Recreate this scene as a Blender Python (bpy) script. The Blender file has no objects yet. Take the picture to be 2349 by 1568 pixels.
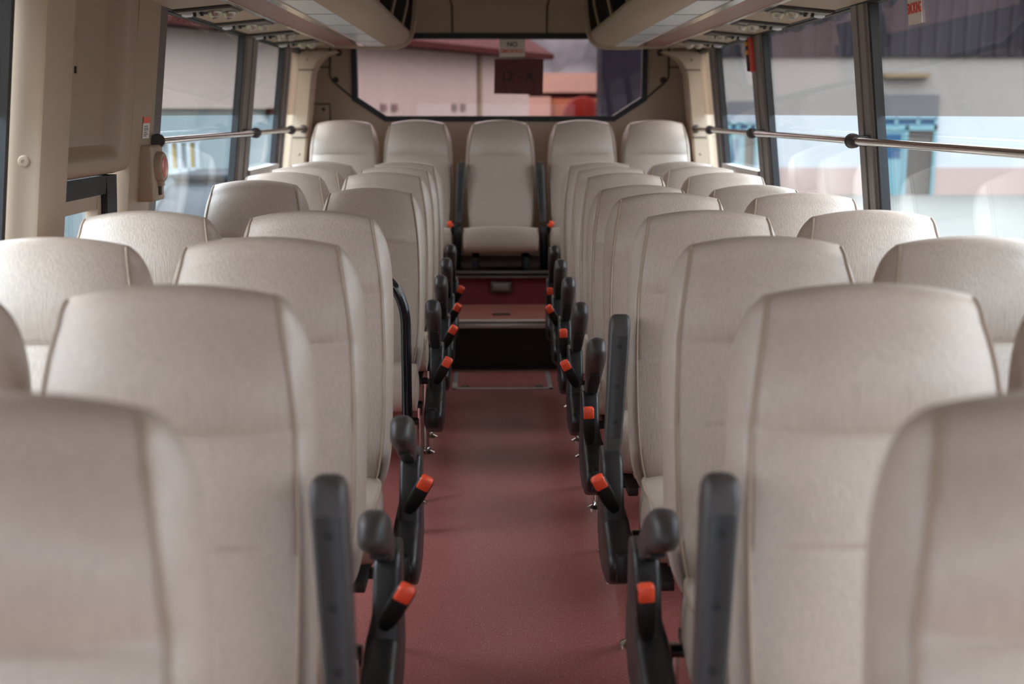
import bpy, bmesh, math, random
from mathutils import Vector, Matrix, Quaternion
from mathutils.geometry import tessellate_polygon

random.seed(7)
S = bpy.context.scene
COL = S.collection

# ------------------------------------------------------------------ camera
F_PX, W_PX, H_PX = 2800.0, 2349.0, 1568.0
VPX, VPY = 1132.0, 260.0              # where the aisle lines meet in the frame
EYE = Vector((-0.043, 0.0, 1.365))
PITCH = math.atan((H_PX / 2 - VPY) / F_PX)
YAW = math.atan((W_PX / 2 - VPX) / F_PX)
cam_data = bpy.data.cameras.new('camera')
cam_data.sensor_width = 36.0
cam_data.lens = F_PX * 36.0 / W_PX
cam_data.clip_start = 0.05
cam_data.clip_end = 400
cam_data.dof.use_dof = True
cam_data.dof.focus_distance = 3.75
cam_data.dof.aperture_fstop = 2.8
cam = bpy.data.objects.new('camera', cam_data)
COL.objects.link(cam)
cam.location = EYE
cam.rotation_euler = (math.pi / 2 - PITCH, 0, -YAW)
S.camera = cam
CAM_ROT = cam.rotation_euler.to_matrix()


def at(px, py, Y):
    """the point of the place at depth Y that the photo shows at pixel (px, py)"""
    d = CAM_ROT @ Vector((px - W_PX / 2, H_PX / 2 - py, -F_PX))
    return EYE + d * (Y / d.y)


# ------------------------------------------------------------------ sky and light
world = bpy.data.worlds.new('overcast_sky')
S.world = world
world.use_nodes = True
wn = world.node_tree.nodes
# overcast sky: the zenith is three times as bright as the horizon
wl = world.node_tree.links
w_tc = wn.new('ShaderNodeTexCoord')
w_sp = wn.new('ShaderNodeSeparateXYZ')
w_mr = wn.new('ShaderNodeMapRange')
w_mr.inputs[1].default_value = 0.0
w_mr.inputs[2].default_value = 1.0
w_mr.inputs[3].default_value = 2.7
w_mr.inputs[4].default_value = 11.5
wl.new(w_tc.outputs['Generated'], w_sp.inputs[0])
wl.new(w_sp.outputs['Z'], w_mr.inputs[0])
wl.new(w_mr.outputs[0], wn['Background'].inputs[1])
wn['Background'].inputs[0].default_value = (0.77, 0.89, 1.0, 1)

S.view_settings.view_transform = 'Standard'
S.view_settings.look = 'None'
S.view_settings.gamma = 1.0
S.view_settings.use_curve_mapping = False
S.view_settings.exposure = 0.56
S.cycles.max_bounces = 12
S.cycles.diffuse_bounces = 6
S.cycles.glossy_bounces = 4
S.cycles.transparent_max_bounces = 24
S.cycles.caustics_reflective = False
S.cycles.caustics_refractive = False


# ------------------------------------------------------------------ materials
def srgb(r, g, b):
    def f(c):
        c /= 255.0
        return c / 12.92 if c <= 0.04045 else ((c + 0.055) / 1.055) ** 2.4
    return (f(r), f(g), f(b), 1)


def mat(name, rgb, rough=0.6, metal=0.0, bump=None, var=None, spec=0.5, stretch=(1, 1, 1), scale=40, emit=None, coat=0):
    m = bpy.data.materials.new(name)
    m.use_nodes = True
    nt = m.node_tree
    b = nt.nodes['Principled BSDF']
    c = srgb(*rgb)
    b.inputs['Base Color'].default_value = c
    b.inputs['Roughness'].default_value = rough
    b.inputs['Metallic'].default_value = metal
    b.inputs['Specular IOR Level'].default_value = spec
    b.inputs['Coat Weight'].default_value = coat
    if emit:
        b.inputs['Emission Color'].default_value = srgb(*emit[0])
        b.inputs['Emission Strength'].default_value = emit[1]
    if bump or var:
        tc = nt.nodes.new('ShaderNodeTexCoord')
        mp = nt.nodes.new('ShaderNodeMapping')
        mp.inputs['Scale'].default_value = stretch
        nz = nt.nodes.new('ShaderNodeTexNoise')
        nz.inputs['Scale'].default_value = scale
        nz.inputs['Detail'].default_value = 4
        nt.links.new(tc.outputs['Object'], mp.inputs['Vector'])
        nt.links.new(mp.outputs[0], nz.inputs['Vector'])
        if var:
            mx = nt.nodes.new('ShaderNodeMix')
            mx.data_type = 'RGBA'
            mx.inputs[6].default_value = tuple(min(1, x * (1 - var)) for x in c[:3]) + (1,)
            mx.inputs[7].default_value = tuple(min(1, x * (1 + var)) for x in c[:3]) + (1,)
            rp = nt.nodes.new('ShaderNodeMapRange')
            rp.inputs[1].default_value = 0.3
            rp.inputs[2].default_value = 0.7
            nt.links.new(nz.outputs['Fac'], rp.inputs[0])
            nt.links.new(rp.outputs[0], mx.inputs[0])
            nt.links.new(mx.outputs[2], b.inputs['Base Color'])
        if bump:
            bp = nt.nodes.new('ShaderNodeBump')
            bp.inputs['Strength'].default_value = bump
            bp.inputs['Distance'].default_value = 0.002
            nt.links.new(nz.outputs['Fac'], bp.inputs['Height'])
            nt.links.new(bp.outputs[0], b.inputs['Normal'])
    return m


def glass_mat(name, tint, gloss=0.05):
    """a clear or tinted sheet: lets light through in its tint and mirrors a little"""
    m = bpy.data.materials.new(name)
    m.use_nodes = True
    nt = m.node_tree
    nt.nodes.clear()
    out = nt.nodes.new('ShaderNodeOutputMaterial')
    tr = nt.nodes.new('ShaderNodeBsdfTransparent')
    tr.inputs[0].default_value = tint + (1,)
    gl = nt.nodes.new('ShaderNodeBsdfGlossy')
    gl.inputs[0].default_value = (1, 1, 1, 1)
    gl.inputs['Roughness'].default_value = 0.02
    lw = nt.nodes.new('ShaderNodeLayerWeight')
    lw.inputs['Blend'].default_value = 0.5
    pw = nt.nodes.new('ShaderNodeMath')
    pw.operation = 'POWER'
    pw.inputs[1].default_value = 3.5
    nt.links.new(lw.outputs['Facing'], pw.inputs[0])
    mx = nt.nodes.new('ShaderNodeMixShader')
    ml = nt.nodes.new('ShaderNodeMath')
    ml.operation = 'MULTIPLY_ADD'
    ml.inputs[1].default_value = 0.55 * gloss
    ml.inputs[2].default_value = 0.03 * gloss
    nt.links.new(pw.outputs[0], ml.inputs[0])
    nt.links.new(ml.outputs[0], mx.inputs[0])
    nt.links.new(tr.outputs[0], mx.inputs[1])
    nt.links.new(gl.outputs[0], mx.inputs[2])
    nt.links.new(mx.outputs[0], out.inputs[0])
    return m


M = {}
M['seat'] = mat('beige_upholstery', (184, 168, 155), 0.34, bump=0.5, var=0.09, stretch=(7, 7, 0.55), scale=40, spec=0.55)
M['piping'] = mat('beige_piping', (158, 138, 120), 0.5)
M['plastic'] = mat('black_plastic', (42, 40, 40), 0.38, bump=0.08, scale=900, spec=0.5)
M['armpad'] = mat('charcoal_arm_plastic', (64, 58, 57), 0.45, bump=0.15, scale=700)
M['recess'] = mat('black_recess_plastic', (18, 18, 19), 0.4)
M['orange'] = mat('orange_button', (255, 92, 58), 0.35)
M['chrome'] = mat('polished_steel', (205, 200, 196), 0.14, 1.0)
M['blackpipe'] = mat('black_gloss_tube', (16, 17, 22), 0.12)
M['cream'] = mat('cream_wall_panel', (176, 154, 132), 0.55, bump=0.05, scale=600)
M['creamd'] = mat('cream_moulded_plastic', (160, 137, 114), 0.5, bump=0.06, scale=500)
M['seam'] = mat('dark_seam', (62, 52, 44), 0.8)
M['darkpost'] = mat('dark_brown_grey_post', (92, 82, 78), 0.5)
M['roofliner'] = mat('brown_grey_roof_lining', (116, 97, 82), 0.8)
M['rubber'] = mat('black_rubber_gasket', (20, 20, 22), 0.55)
M['frame'] = mat('dark_grey_window_post', (138, 128, 122), 0.5, bump=0.06, scale=700)
M['alu'] = mat('aluminium_trim', (206, 198, 190), 0.35, 0.5)
M['chromestrip'] = mat('satin_chrome_strip', (220, 208, 198), 0.2, 0.9)
M['brown'] = mat('brown_wood_strip', (142, 88, 74), 0.45, var=0.12, stretch=(6, 0.4, 1), scale=30)
M['diffuser'] = mat('white_light_diffuser', (215, 222, 230), 0.3)
M['lamp'] = mat('pale_lamp_lens', (225, 226, 235), 0.3)
M['bin_dark'] = mat('dark_bin_lining', (66, 60, 54), 0.8)
M['console'] = mat('grey_service_panel', (120, 114, 106), 0.4)
M['console_d'] = mat('dark_service_panel', (48, 44, 42), 0.5)
M['nozzle'] = mat('silver_nozzle', (188, 178, 166), 0.3, 0.6)
M['white'] = mat('white_sticker', (226, 214, 204), 0.5)
M['redink'] = mat('red_print', (214, 66, 42), 0.5)
M['blackink'] = mat('black_print', (38, 30, 28), 0.5)
M['notice'] = mat('dark_red_paper', (92, 36, 36), 0.6, var=0.25, scale=28)
M['noticetxt'] = mat('darker_print', (52, 22, 24), 0.6)
M['stickred'] = mat('orange_red_label', (226, 84, 48), 0.5)
M['hammer'] = mat('red_plastic', (214, 62, 42), 0.35)
M['yellow'] = mat('yellow_plastic', (214, 158, 50), 0.4)
M['leverlens'] = glass_mat('clear_cover', (0.9, 0.85, 0.82), 0.8)
M['glass'] = glass_mat('clear_window_glass', (0.965, 0.98, 0.985), 0.6)
M['film'] = glass_mat('brown_sun_film', (0.565, 0.475, 0.42), 0.4)
M['rearglass'] = glass_mat('rose_tinted_glass', (0.63, 0.525, 0.50), 0.3)
M['shell'] = mat('bus_body_paint', (210, 210, 208), 0.4)
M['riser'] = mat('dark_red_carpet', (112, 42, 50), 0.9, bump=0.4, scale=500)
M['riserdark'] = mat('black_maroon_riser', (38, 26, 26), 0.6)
M['tread'] = mat('red_brown_tread', (140, 82, 70), 0.5)
M['latch'] = mat('worn_steel_latch', (120, 112, 105), 0.35, 0.8)

# floor: maroon vinyl with pale flecks
m = mat('maroon_flecked_vinyl', (165, 92, 86), 0.36, spec=0.5)
nt = m.node_tree
b = nt.nodes['Principled BSDF']
tc = nt.nodes.new('ShaderNodeTexCoord')
n1 = nt.nodes.new('ShaderNodeTexNoise'); n1.inputs['Scale'].default_value = 260; n1.inputs['Detail'].default_value = 2
n2 = nt.nodes.new('ShaderNodeTexNoise'); n2.inputs['Scale'].default_value = 3.2; n2.inputs['Detail'].default_value = 5
r1 = nt.nodes.new('ShaderNodeMapRange'); r1.inputs[1].default_value = 0.62; r1.inputs[2].default_value = 0.70
mx1 = nt.nodes.new('ShaderNodeMix'); mx1.data_type = 'RGBA'
mx1.inputs[6].default_value = srgb(166, 88, 83); mx1.inputs[7].default_value = srgb(186, 110, 102)
mx2 = nt.nodes.new('ShaderNodeMix'); mx2.data_type = 'RGBA'
mx2.inputs[7].default_value = srgb(232, 205, 196)
for n in (n1, n2):
    nt.links.new(tc.outputs['Object'], n.inputs['Vector'])
nt.links.new(n2.outputs['Fac'], mx1.inputs[0])
nt.links.new(n1.outputs['Fac'], r1.inputs[0])
nt.links.new(r1.outputs[0], mx2.inputs[0])
nt.links.new(mx1.outputs[2], mx2.inputs[6])
nt.links.new(mx2.outputs[2], b.inputs['Base Color'])
M['floor'] = m

# outside
M['concrete'] = mat('pale_concrete', (88, 85, 80), 0.85, var=0.06, scale=1.2)
M['whitewall'] = mat('white_painted_wall', (136, 136, 136), 0.85, var=0.02, scale=0.8)
M['salmon'] = mat('salmon_painted_dado', (129, 110, 103), 0.85)
M['slate'] = mat('dark_slate_cladding', (44, 44, 51), 0.75, var=0.3, stretch=(1, 1, 0.15), scale=1.4)
M['teal'] = mat('teal_paint', (79, 105, 110), 0.6)
M['blueglass'] = mat('dark_blue_glazing', (34, 57, 79), 0.3)
M['darkroom'] = mat('doorway_shade', (60, 55, 51), 0.8)
M['greypanel'] = mat('grey_shutter_panel', (97, 101, 108), 0.7)
M['beigebar'] = mat('beige_ledge', (122, 109, 92), 0.8)
M['pinkwall'] = mat('off_white_rendered_wall', (162, 154, 152), 0.85, var=0.05, stretch=(1, 1, 0.3), scale=0.7)
M['bluewall'] = mat('pale_blue_wall', (94, 103, 105), 0.85, var=0.03, scale=0.6)
M['redroof'] = mat('dark_red_roof', (56, 25, 25), 0.75, var=0.15, scale=3)
M['ventgrey'] = mat('dark_vent', (110, 96, 96), 0.7)
M['yellowc'] = mat('yellow_curtain', (131, 109, 57), 0.8)
M['windowwhite'] = mat('white_window_frame', (131, 136, 138), 0.6)
M['windowgrey'] = mat('grey_curtain', (87, 94, 95), 0.7)
M['carpaint'] = mat('dark_grey_car_paint', (26, 29, 33), 0.5, spec=0.3)
M['carglass'] = mat('dark_car_glass', (26, 30, 34), 0.3, spec=0.15)
M['tyre'] = mat('tyre_rubber', (28, 28, 30), 0.8)
M['leaf'] = mat('hillside_foliage', (79, 81, 85), 0.9, var=0.55, scale=0.35)
M['peach'] = mat('peach_wall', (166, 136, 124), 0.85)
M['orangewall'] = mat('orange_wall', (150, 94, 69), 0.8)
M['drumred'] = mat('red_drum_paint', (92, 18, 10), 0.5)
M['navy'] = mat('navy_cladding', (25, 24, 35), 0.7, var=0.15, scale=1.5)
M['grass'] = mat('green_verge', (104, 131, 60), 0.9, var=0.2, scale=6)

# weathered outdoor surfaces hardly mirror the sky
for k in ('concrete', 'whitewall', 'salmon', 'slate', 'teal', 'blueglass', 'darkroom', 'greypanel', 'beigebar', 'pinkwall', 'bluewall', 'redroof', 'ventgrey',
          'yellowc', 'windowwhite', 'windowgrey', 'leaf', 'peach', 'orangewall', 'drumred', 'navy', 'grass', 'carpaint', 'carglass'):
    M[k].node_tree.nodes['Principled BSDF'].inputs['Specular IOR Level'].default_value = 0.08


# ------------------------------------------------------------------ helpers
def mesh_of(name, bm, material, smooth=True, angle=40):
    me = bpy.data.meshes.new(name)
    bmesh.ops.recalc_face_normals(bm, faces=bm.faces)
    bm.to_mesh(me)
    bm.free()
    me.materials.append(material)
    if smooth:
        for p in me.polygons:
            p.use_smooth = True
        me.set_sharp_from_angle(angle=math.radians(angle))
    return me


def put(name, me, parent=None, loc=None):
    o = bpy.data.objects.new(name, me)
    COL.objects.link(o)
    if parent is not None:
        o.parent = parent
    if loc is not None:
        o.location = loc
    return o


def obj(name, bm, material, parent=None, smooth=True, angle=40, loc=None):
    return put(name, mesh_of(name, bm, material, smooth, angle), parent, loc)


def tag(o, label, cat, group=None, kind=None):
    o['label'] = label
    o['category'] = cat
    if group:
        o['group'] = group
    if kind:
        o['kind'] = kind
    return o


def thing(name, label, cat, loc=(0, 0, 0), group=None, rotz=0):
    o = bpy.data.objects.new(name, None)
    o.empty_display_size = 0.1
    COL.objects.link(o)
    o.location = loc
    o.rotation_euler = (0, 0, rotz)
    return tag(o, label, cat, group)


def struct(o, label=None, cat=None):
    o['kind'] = 'structure'
    if label:
        o['label'] = label
    if cat:
        o['category'] = cat
    return o


def add_bm(dst, src, mtx=None):
    if mtx is not None:
        bmesh.ops.transform(src, matrix=mtx, verts=src.verts)
    tmp = bpy.data.meshes.new('tmp')
    src.to_mesh(tmp)
    src.free()
    dst.from_mesh(tmp)
    bpy.data.meshes.remove(tmp)


def box(bm, lo, hi, r=0.0, seg=2, mtx=None):
    t = bmesh.new()
    bmesh.ops.create_cube(t, size=1.0)
    lo, hi = Vector(lo), Vector(hi)
    for v in t.verts:
        v.co = Vector((lo[i] + (v.co[i] + 0.5) * (hi[i] - lo[i]) for i in range(3)))
    if r > 0:
        bmesh.ops.bevel(t, geom=t.edges[:], offset=r, segments=seg, profile=0.5, affect='EDGES')
    add_bm(bm, t, mtx)
    return bm


def nb():
    return bmesh.new()


def prism(bm, pts, thick, mtx=None, r=0.0, seg=2):
    """polygon pts (2D x,y) extruded along +z by thick, optional bevel"""
    t = bmesh.new()
    vs = [t.verts.new((p[0], p[1], 0)) for p in pts]
    f = t.faces.new(vs)
    g = bmesh.ops.extrude_face_region(t, geom=[f])
    for v in [e for e in g['geom'] if isinstance(e, bmesh.types.BMVert)]:
        v.co.z += thick
    if r > 0:
        bmesh.ops.bevel(t, geom=t.edges[:], offset=r, segments=seg, profile=0.5, affect='EDGES')
    bmesh.ops.recalc_face_normals(t, faces=t.faces)
    add_bm(bm, t, mtx)
    return bm


def tube(bm, pts, r, n=12, cap=True):
    pts = [Vector(p) for p in pts]
    rings = []
    prev = None
    for i, p in enumerate(pts):
        a = pts[max(0, i - 1)]
        c = pts[min(len(pts) - 1, i + 1)]
        t = (c - a).normalized()
        if prev is None:
            u = t.orthogonal().normalized()
        else:
            u = (prev - t * prev.dot(t)).normalized()
        prev = u
        w = t.cross(u)
        rr = r[i] if isinstance(r, (list, tuple)) else r
        rings.append([bm.verts.new(p + (u * math.cos(k * 2 * math.pi / n) + w * math.sin(k * 2 * math.pi / n)) * rr) for k in range(n)])
    for i in range(len(rings) - 1):
        for k in range(n):
            bm.faces.new((rings[i][k], rings[i][(k + 1) % n], rings[i + 1][(k + 1) % n], rings[i + 1][k]))
    if cap:
        bm.faces.new(rings[0][::-1])
        bm.faces.new(rings[-1])
    return bm


def cyl(bm, p0, p1, r, n=20):
    return tube(bm, [p0, p1], r, n)


def lathe(bm, prof, axis_pt, axis=(0, 0, 1), n=20):
    """prof: list of (radius, height along the axis)"""
    q = Vector((0, 0, 1)).rotation_difference(Vector(axis))
    o = Vector(axis_pt)
    rings = []
    for r, h in prof:
        rings.append([bm.verts.new(o + q @ Vector((r * math.cos(k * 2 * math.pi / n), r * math.sin(k * 2 * math.pi / n), h))) for k in range(n)])
    for i in range(len(rings) - 1):
        for k in range(n):
            bm.faces.new((rings[i][k], rings[i][(k + 1) % n], rings[i + 1][(k + 1) % n], rings[i + 1][k]))
    bm.faces.new(rings[0][::-1])
    bm.faces.new(rings[-1])
    return bm


def smoothstep(a, b_, x):
    t = max(0.0, min(1.0, (x - a) / (b_ - a)))
    return t * t * (3 - 2 * t)


def lerp_keys(keys, x):
    """smooth interpolation through (x, y) keys (Catmull-Rom)"""
    if x <= keys[0][0]:
        return keys[0][1]
    if x >= keys[-1][0]:
        return keys[-1][1]
    for i in range(len(keys) - 1):
        if keys[i][0] <= x <= keys[i + 1][0]:
            x0, y0 = keys[i]
            x1, y1 = keys[i + 1]
            h = x1 - x0
            t = (x - x0) / h
            m0 = (y1 - keys[i - 1][1]) / (x1 - keys[i - 1][0]) if i > 0 else (y1 - y0) / h
            m1 = (keys[i + 2][1] - y0) / (keys[i + 2][0] - x0) if i + 2 < len(keys) else (y1 - y0) / h
            return ((2 * t**3 - 3 * t**2 + 1) * y0 + (t**3 - 2 * t**2 + t) * h * m0
                    + (-2 * t**3 + 3 * t**2) * y1 + (t**3 - t**2) * h * m1)


def text_mesh(name, s, size, material, parent, loc, rot, extrude=0.0004, align='CENTER', sx=1.0, bold=0.0):
    cu = bpy.data.curves.new(name, 'FONT')
    cu.body = s
    cu.size = size
    cu.extrude = extrude
    cu.align_x = align
    cu.align_y = 'CENTER'
    cu.offset = bold
    cu.resolution_u = 4
    t = bpy.data.objects.new(name, cu)
    COL.objects.link(t)
    dg = bpy.context.evaluated_depsgraph_get()
    me = bpy.data.meshes.new_from_object(t.evaluated_get(dg))
    bpy.data.objects.remove(t)
    bpy.data.curves.remove(cu)
    me.materials.clear()
    me.materials.append(material)
    for v in me.vertices:
        v.co.x *= sx
    o = put(name, me, parent)
    o.location = loc
    o.rotation_euler = rot
    return o


# ------------------------------------------------------------------ bus shell
Y_REAR, Y_FRONT = 8.0, -2.0
Z_WIN0, Z_WIN1, Z_CEIL = 0.80, 1.745, 2.10
Z_FILM = 1.357


def xw(z):
    """inner face of the side glass: the walls lean in towards the roof"""
    return 1.27 - 0.118 * (max(z, 0.8) - 1.27)


def side_slab(bm, side, y0, y1, z0, z1, in0, in1, nz=1):
    """slab following the leaning side wall, from inset in0 (outer) to in1 (inner, towards the aisle)"""
    rows = []
    for i in range(nz + 1):
        z = z0 + (z1 - z0) * i / nz
        rows.append([bm.verts.new((side * (xw(z) - a), y, z)) for a in (in0, in1) for y in (y0, y1)])
    for i in range(nz):
        a, b_ = rows[i], rows[i + 1]
        for p, q in ((0, 1), (1, 3), (3, 2), (2, 0)):
            bm.faces.new((a[p], a[q], b_[q], b_[p]))
    bm.faces.new((rows[0][0], rows[0][1], rows[0][3], rows[0][2]))
    bm.faces.new((rows[-1][0], rows[-1][2], rows[-1][3], rows[-1][1]))
    return bm


bm = nb(); box(bm, (-1.42, Y_FRONT, -0.06), (1.42, Y_REAR, 0.0))
struct(obj('floor', bm, M['floor'], smooth=False), 'maroon vinyl aisle floor flecked with pale specks', 'floor')

# ceiling: slightly arched panel over the aisle and solid roof above
bm = nb()
N = 24
prev = None
for i in range(N + 1):
    x = -1.42 + 2.84 * i / N
    z = 2.13 - 0.055 * (x / 1.42) ** 2
    row = [bm.verts.new((x, y, zz)) for y in (Y_FRONT, Y_REAR + 0.1) for zz in (z, 2.22)]
    if prev:
        for p, q in ((0, 1), (1, 3), (3, 2), (2, 0)):
            bm.faces.new((prev[p], prev[q], row[q], row[p]))
    else:
        bm.faces.new((row[0], row[1], row[3], row[2]))
    prev = row
bm.faces.new((prev[0], prev[2], prev[3], prev[1]))
struct(obj('ceiling', bm, M['roofliner']), 'cream ceiling panel over the aisle', 'ceiling')

# side walls: band below the windows, band above, and the posts between the panes
WINS = {1: [(-0.6, 2.08), (2.25, 4.19), (4.36, 5.83), (6.06, 7.02), (7.20, 7.78)],
        -1: [(-1.2, 0.3), (0.75, 3.12), (4.46, 5.93), (6.20, 7.03), (7.22, 7.78)]}
for side, nm in ((1, 'wall_right'), (-1, 'wall_left')):
    bm = nb()
    if side == 1:
        side_slab(bm, side, Y_FRONT, Y_REAR, 0.0, Z_WIN0, -0.09, -0.0)
    else:                                   # unseen low glazing added in the left side door to light the floor
        side_slab(bm, side, Y_FRONT, 3.35, 0.0, Z_WIN0, -0.09, -0.0)
        side_slab(bm, side, 4.36, Y_REAR, 0.0, Z_WIN0, -0.09, -0.0)
        side_slab(bm, side, 3.35, 4.36, 0.0, 0.12, -0.09, -0.0)
    side_slab(bm, side, Y_FRONT, Y_REAR, Z_WIN1, 2.12, -0.09, 0.0)
    side_slab(bm, side, Y_FRONT, WINS[side][0][0], Z_WIN0, Z_WIN1, -0.09, 0.0)
    side_slab(bm, side, 7.78, Y_REAR, Z_WIN0, Z_WIN1, -0.09, 0.0)
    w = struct(obj(nm, bm, M['cream'], smooth=False), 'cream side wall %s the windows' % ('below and above'), 'wall')

WN = [0]


def window(side, y0, y1, z0=Z_WIN0, z1=Z_WIN1, film=True):
    WN[0] += 1
    root = bpy.data.objects.new('window_%d' % WN[0], None)
    COL.objects.link(root)
    root['kind'] = 'structure'
    g = 0.022
    bm = nb()
    for a in ((y0, y0 + g, z0, z1), (y1 - g, y1, z0, z1), (y0, y1, z0, z0 + g), (y0, y1, z1 - g, z1)):
        side_slab(bm, side, a[0], a[1], a[2], a[3], -0.02, 0.010)
    obj('gasket', bm, M['rubber'], root, smooth=False)
    bm = nb(); side_slab(bm, side, y0 + g * .5, y1 - g * .5, z0 + g * .5, z1 - g * .5, -0.016, -0.011)
    obj('pane', bm, M['glass'], root, smooth=False)
    if film:
        bm = nb()
        # one sheet laid on the inner face of the pane, with a real straight lower edge
        za, zb = Z_FILM, z1 - g * .6
        ya, yb = y0 + g * .6, y1 - g * .6
        vs = [bm.verts.new((side * (xw(z) + 0.0095), y, z)) for y, z in ((ya, za), (yb, za), (yb, zb), (ya, zb))]
        bm.faces.new(vs)
        o = obj('sun_film', bm, M['film'], root, smooth=False)
        o['label'] = 'brown tinted film on the upper half of the pane'
    return root


for side in (1, -1):
    for (y0, y1) in WINS[side]:
        window(side, y0, y1)


def post(side, y0, y1, ridge=True):
    """dark window post with grooves, part of the side wall"""
    bm = nb()
    side_slab(bm, side, y0, y1, Z_WIN0, Z_WIN1, -0.02, 0.012, 4)
    yc = (y0 + y1) / 2
    if ridge:
        side_slab(bm, side, y0 + 0.02, yc - 0.005, Z_WIN0, Z_WIN1, 0.011, 0.020, 4)
        side_slab(bm, side, yc + 0.005, y1 - 0.02, Z_WIN0, Z_WIN1, 0.011, 0.024, 4)
    return bm


TN = [0]


def trim(bm, material, label, parent=None, smooth=False):
    TN[0] += 1
    return struct(obj('trim_%d' % TN[0], bm, material, parent, smooth=smooth), label, 'trim')


for side in (1, -1):
    W = WINS[side]
    for i in range(len(W) - 1):
        if side == -1 and i == 1:
            continue
        sd = 'right' if side == 1 else 'left'
        trim(post(side, W[i][1], W[i + 1][0]), M['frame'],
             'dark grey upright post between the %s side windows, number %d from the front' % (sd, i + 1))
    # sill of the small opening window and its sash frame
    bm = nb()
    y0, y1 = W[3]
    side_slab(bm, side, y0, y1, 1.045, 1.085, -0.02, 0.03)
    side_slab(bm, side, y0, y1, 0.82, 1.045, -0.01, 0.016)
    trim(bm, M['alu'], 'metal sill under the small %s rear window' % ('right' if side == 1 else 'left'))
    bm = nb()
    side_slab(bm, side, W[1][0] if side == 1 else W[2][0], 7.45, Z_WIN1 - 0.018, Z_WIN1 + 0.004, -0.02, 0.028)
    trim(bm, M['rubber'], 'black rail along the top of the %s windows' % ('right' if side == 1 else 'left'))

# rear corner columns: cream face lit by the side windows, arching in at the top
for side in (1, -1):
    bm = nb()
    zs = [0.0, 0.8, 1.1, 1.24, 1.4, 1.5, 1.58, 1.62, 1.66, 1.69, 1.715, 1.735]
    prev = None
    for z in zs:
        arch = 0.0 if z < 1.58 else 0.16 * (1 - math.sqrt(max(0, 1 - ((z - 1.58) / 0.157) ** 2)))
        xi = xw(z) - 0.095 - arch
        xo = xw(z) - 0.004
        row = [bm.verts.new((side * x, y, z)) for x, y in ((xo, 7.60), (xi + 0.012, 7.60), (xi, 7.612), (xi, 7.76), (xo, 7.76))]
        if prev:
            for k in range(5):
                bm.faces.new((prev[k], prev[(k + 1) % 5], row[(k + 1) % 5], row[k]))
        else:
            bm.faces.new(row)
        prev = row
    bm.faces.new(prev)
    sd = 'right' if side == 1 else 'left'
    t = trim(bm, M['cream'], 'cream corner column beside the rear seats on the %s' % sd, smooth=True)
    for z in (1.625, 1.22):
        bm = nb()
        box(bm, (min(side * (xw(z) - 0.005), side * (xw(z) - 0.1)), 7.596, z - 0.003), (max(side * (xw(z) - 0.005), side * (xw(z) - 0.1)), 7.601, z + 0.003))
        obj('panel_joint', bm, M['seam'], t, smooth=False)
    for z in (1.685, 1.12):
        bm = nb()
        lathe(bm, [(0.010, 0), (0.010, 0.003), (0.006, 0.005)], (side * (xw(z) - 0.05), 7.601, z), (0, -1, 0), 12)
        obj('screw_cover', bm, M['creamd'], t)

# rear wall with its six-sided window opening
HOLE = [(-0.935, 1.855), (-0.935, 1.455), (-0.735, 1.325), (0.735, 1.325), (0.935, 1.455), (0.935, 1.855)]


def holed_wall(outer, hole, y0, y1):
    bm = nb()
    def fill(y):
        polys = [[Vector((p[0], p[1], 0)) for p in outer], [Vector((p[0], p[1], 0)) for p in hole]]
        vs = [bm.verts.new((p[0], y, p[1])) for p in outer + hole]
        for t in tessellate_polygon(polys):
            bm.faces.new([vs[i] for i in t])
        return vs
    a = fill(y0)
    b_ = fill(y1)
    no = len(outer)
    for rng in (range(0, no), range(no, no + len(hole))):
        rng = list(rng)
        for k in range(len(rng)):
            i, j = rng[k], rng[(k + 1) % len(rng)]
            bm.faces.new((a[i], a[j], b_[j], b_[i]))
    return bm


bm = holed_wall([(-1.40, 0), (1.40, 0), (1.30, 2.14), (-1.30, 2.14)], HOLE, Y_REAR, Y_REAR + 0.09)
wr = struct(obj('wall_rear', bm, M['cream'], smooth=False), 'cream rear wall around the back window', 'wall')


def outline(poly, off):
    """offset a convex polygon outward by off"""
    n = len(poly)
    out = []
    cx = sum(p[0] for p in poly) / n
    cz = sum(p[1] for p in poly) / n
    for i in range(n):
        p0, p1, p2 = Vector(poly[i - 1]), Vector(poly[i]), Vector(poly[(i + 1) % n])
        d1 = (p1 - p0).normalized(); d2 = (p2 - p1).normalized()
        n1 = Vector((d1.y, -d1.x)); n2 = Vector((d2.y, -d2.x))
        if n1.dot(p1 - Vector((cx, cz))) < 0:
            n1 = -n1
        if n2.dot(p1 - Vector((cx, cz))) < 0:
            n2 = -n2
        bis = (n1 + n2).normalized()
        out.append(tuple(p1 + bis * (off / max(0.3, bis.dot(n1)))))
    return out


WN[0] += 1
wroot = bpy.data.objects.new('window_%d' % WN[0], None)
COL.objects.link(wroot)
struct(wroot, 'rose tinted rear window with slanted lower corners', 'window')
bm = holed_wall(outline(HOLE, 0.012), outline(HOLE, -0.024), Y_REAR - 0.016, Y_REAR + 0.05)
obj('gasket', bm, M['rubber'], wroot, smooth=False)
bm = nb()
prism(bm, outline(HOLE, -0.02), 0.006, Matrix.Translation((0, Y_REAR + 0.03, 0)) @ Matrix.Rotation(math.pi / 2, 4, 'X'))
obj('pane', bm, M['rearglass'], wroot, smooth=False)

# seams, flaps and studs moulded in the rear wall
def joint(pts, r):
    obj('panel_joint', tube(nb(), [(p[0], Y_REAR - p[2] if len(p) > 2 else Y_REAR - 0.002, p[1]) for p in pts], r, 6), M['seam'], wr)


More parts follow.
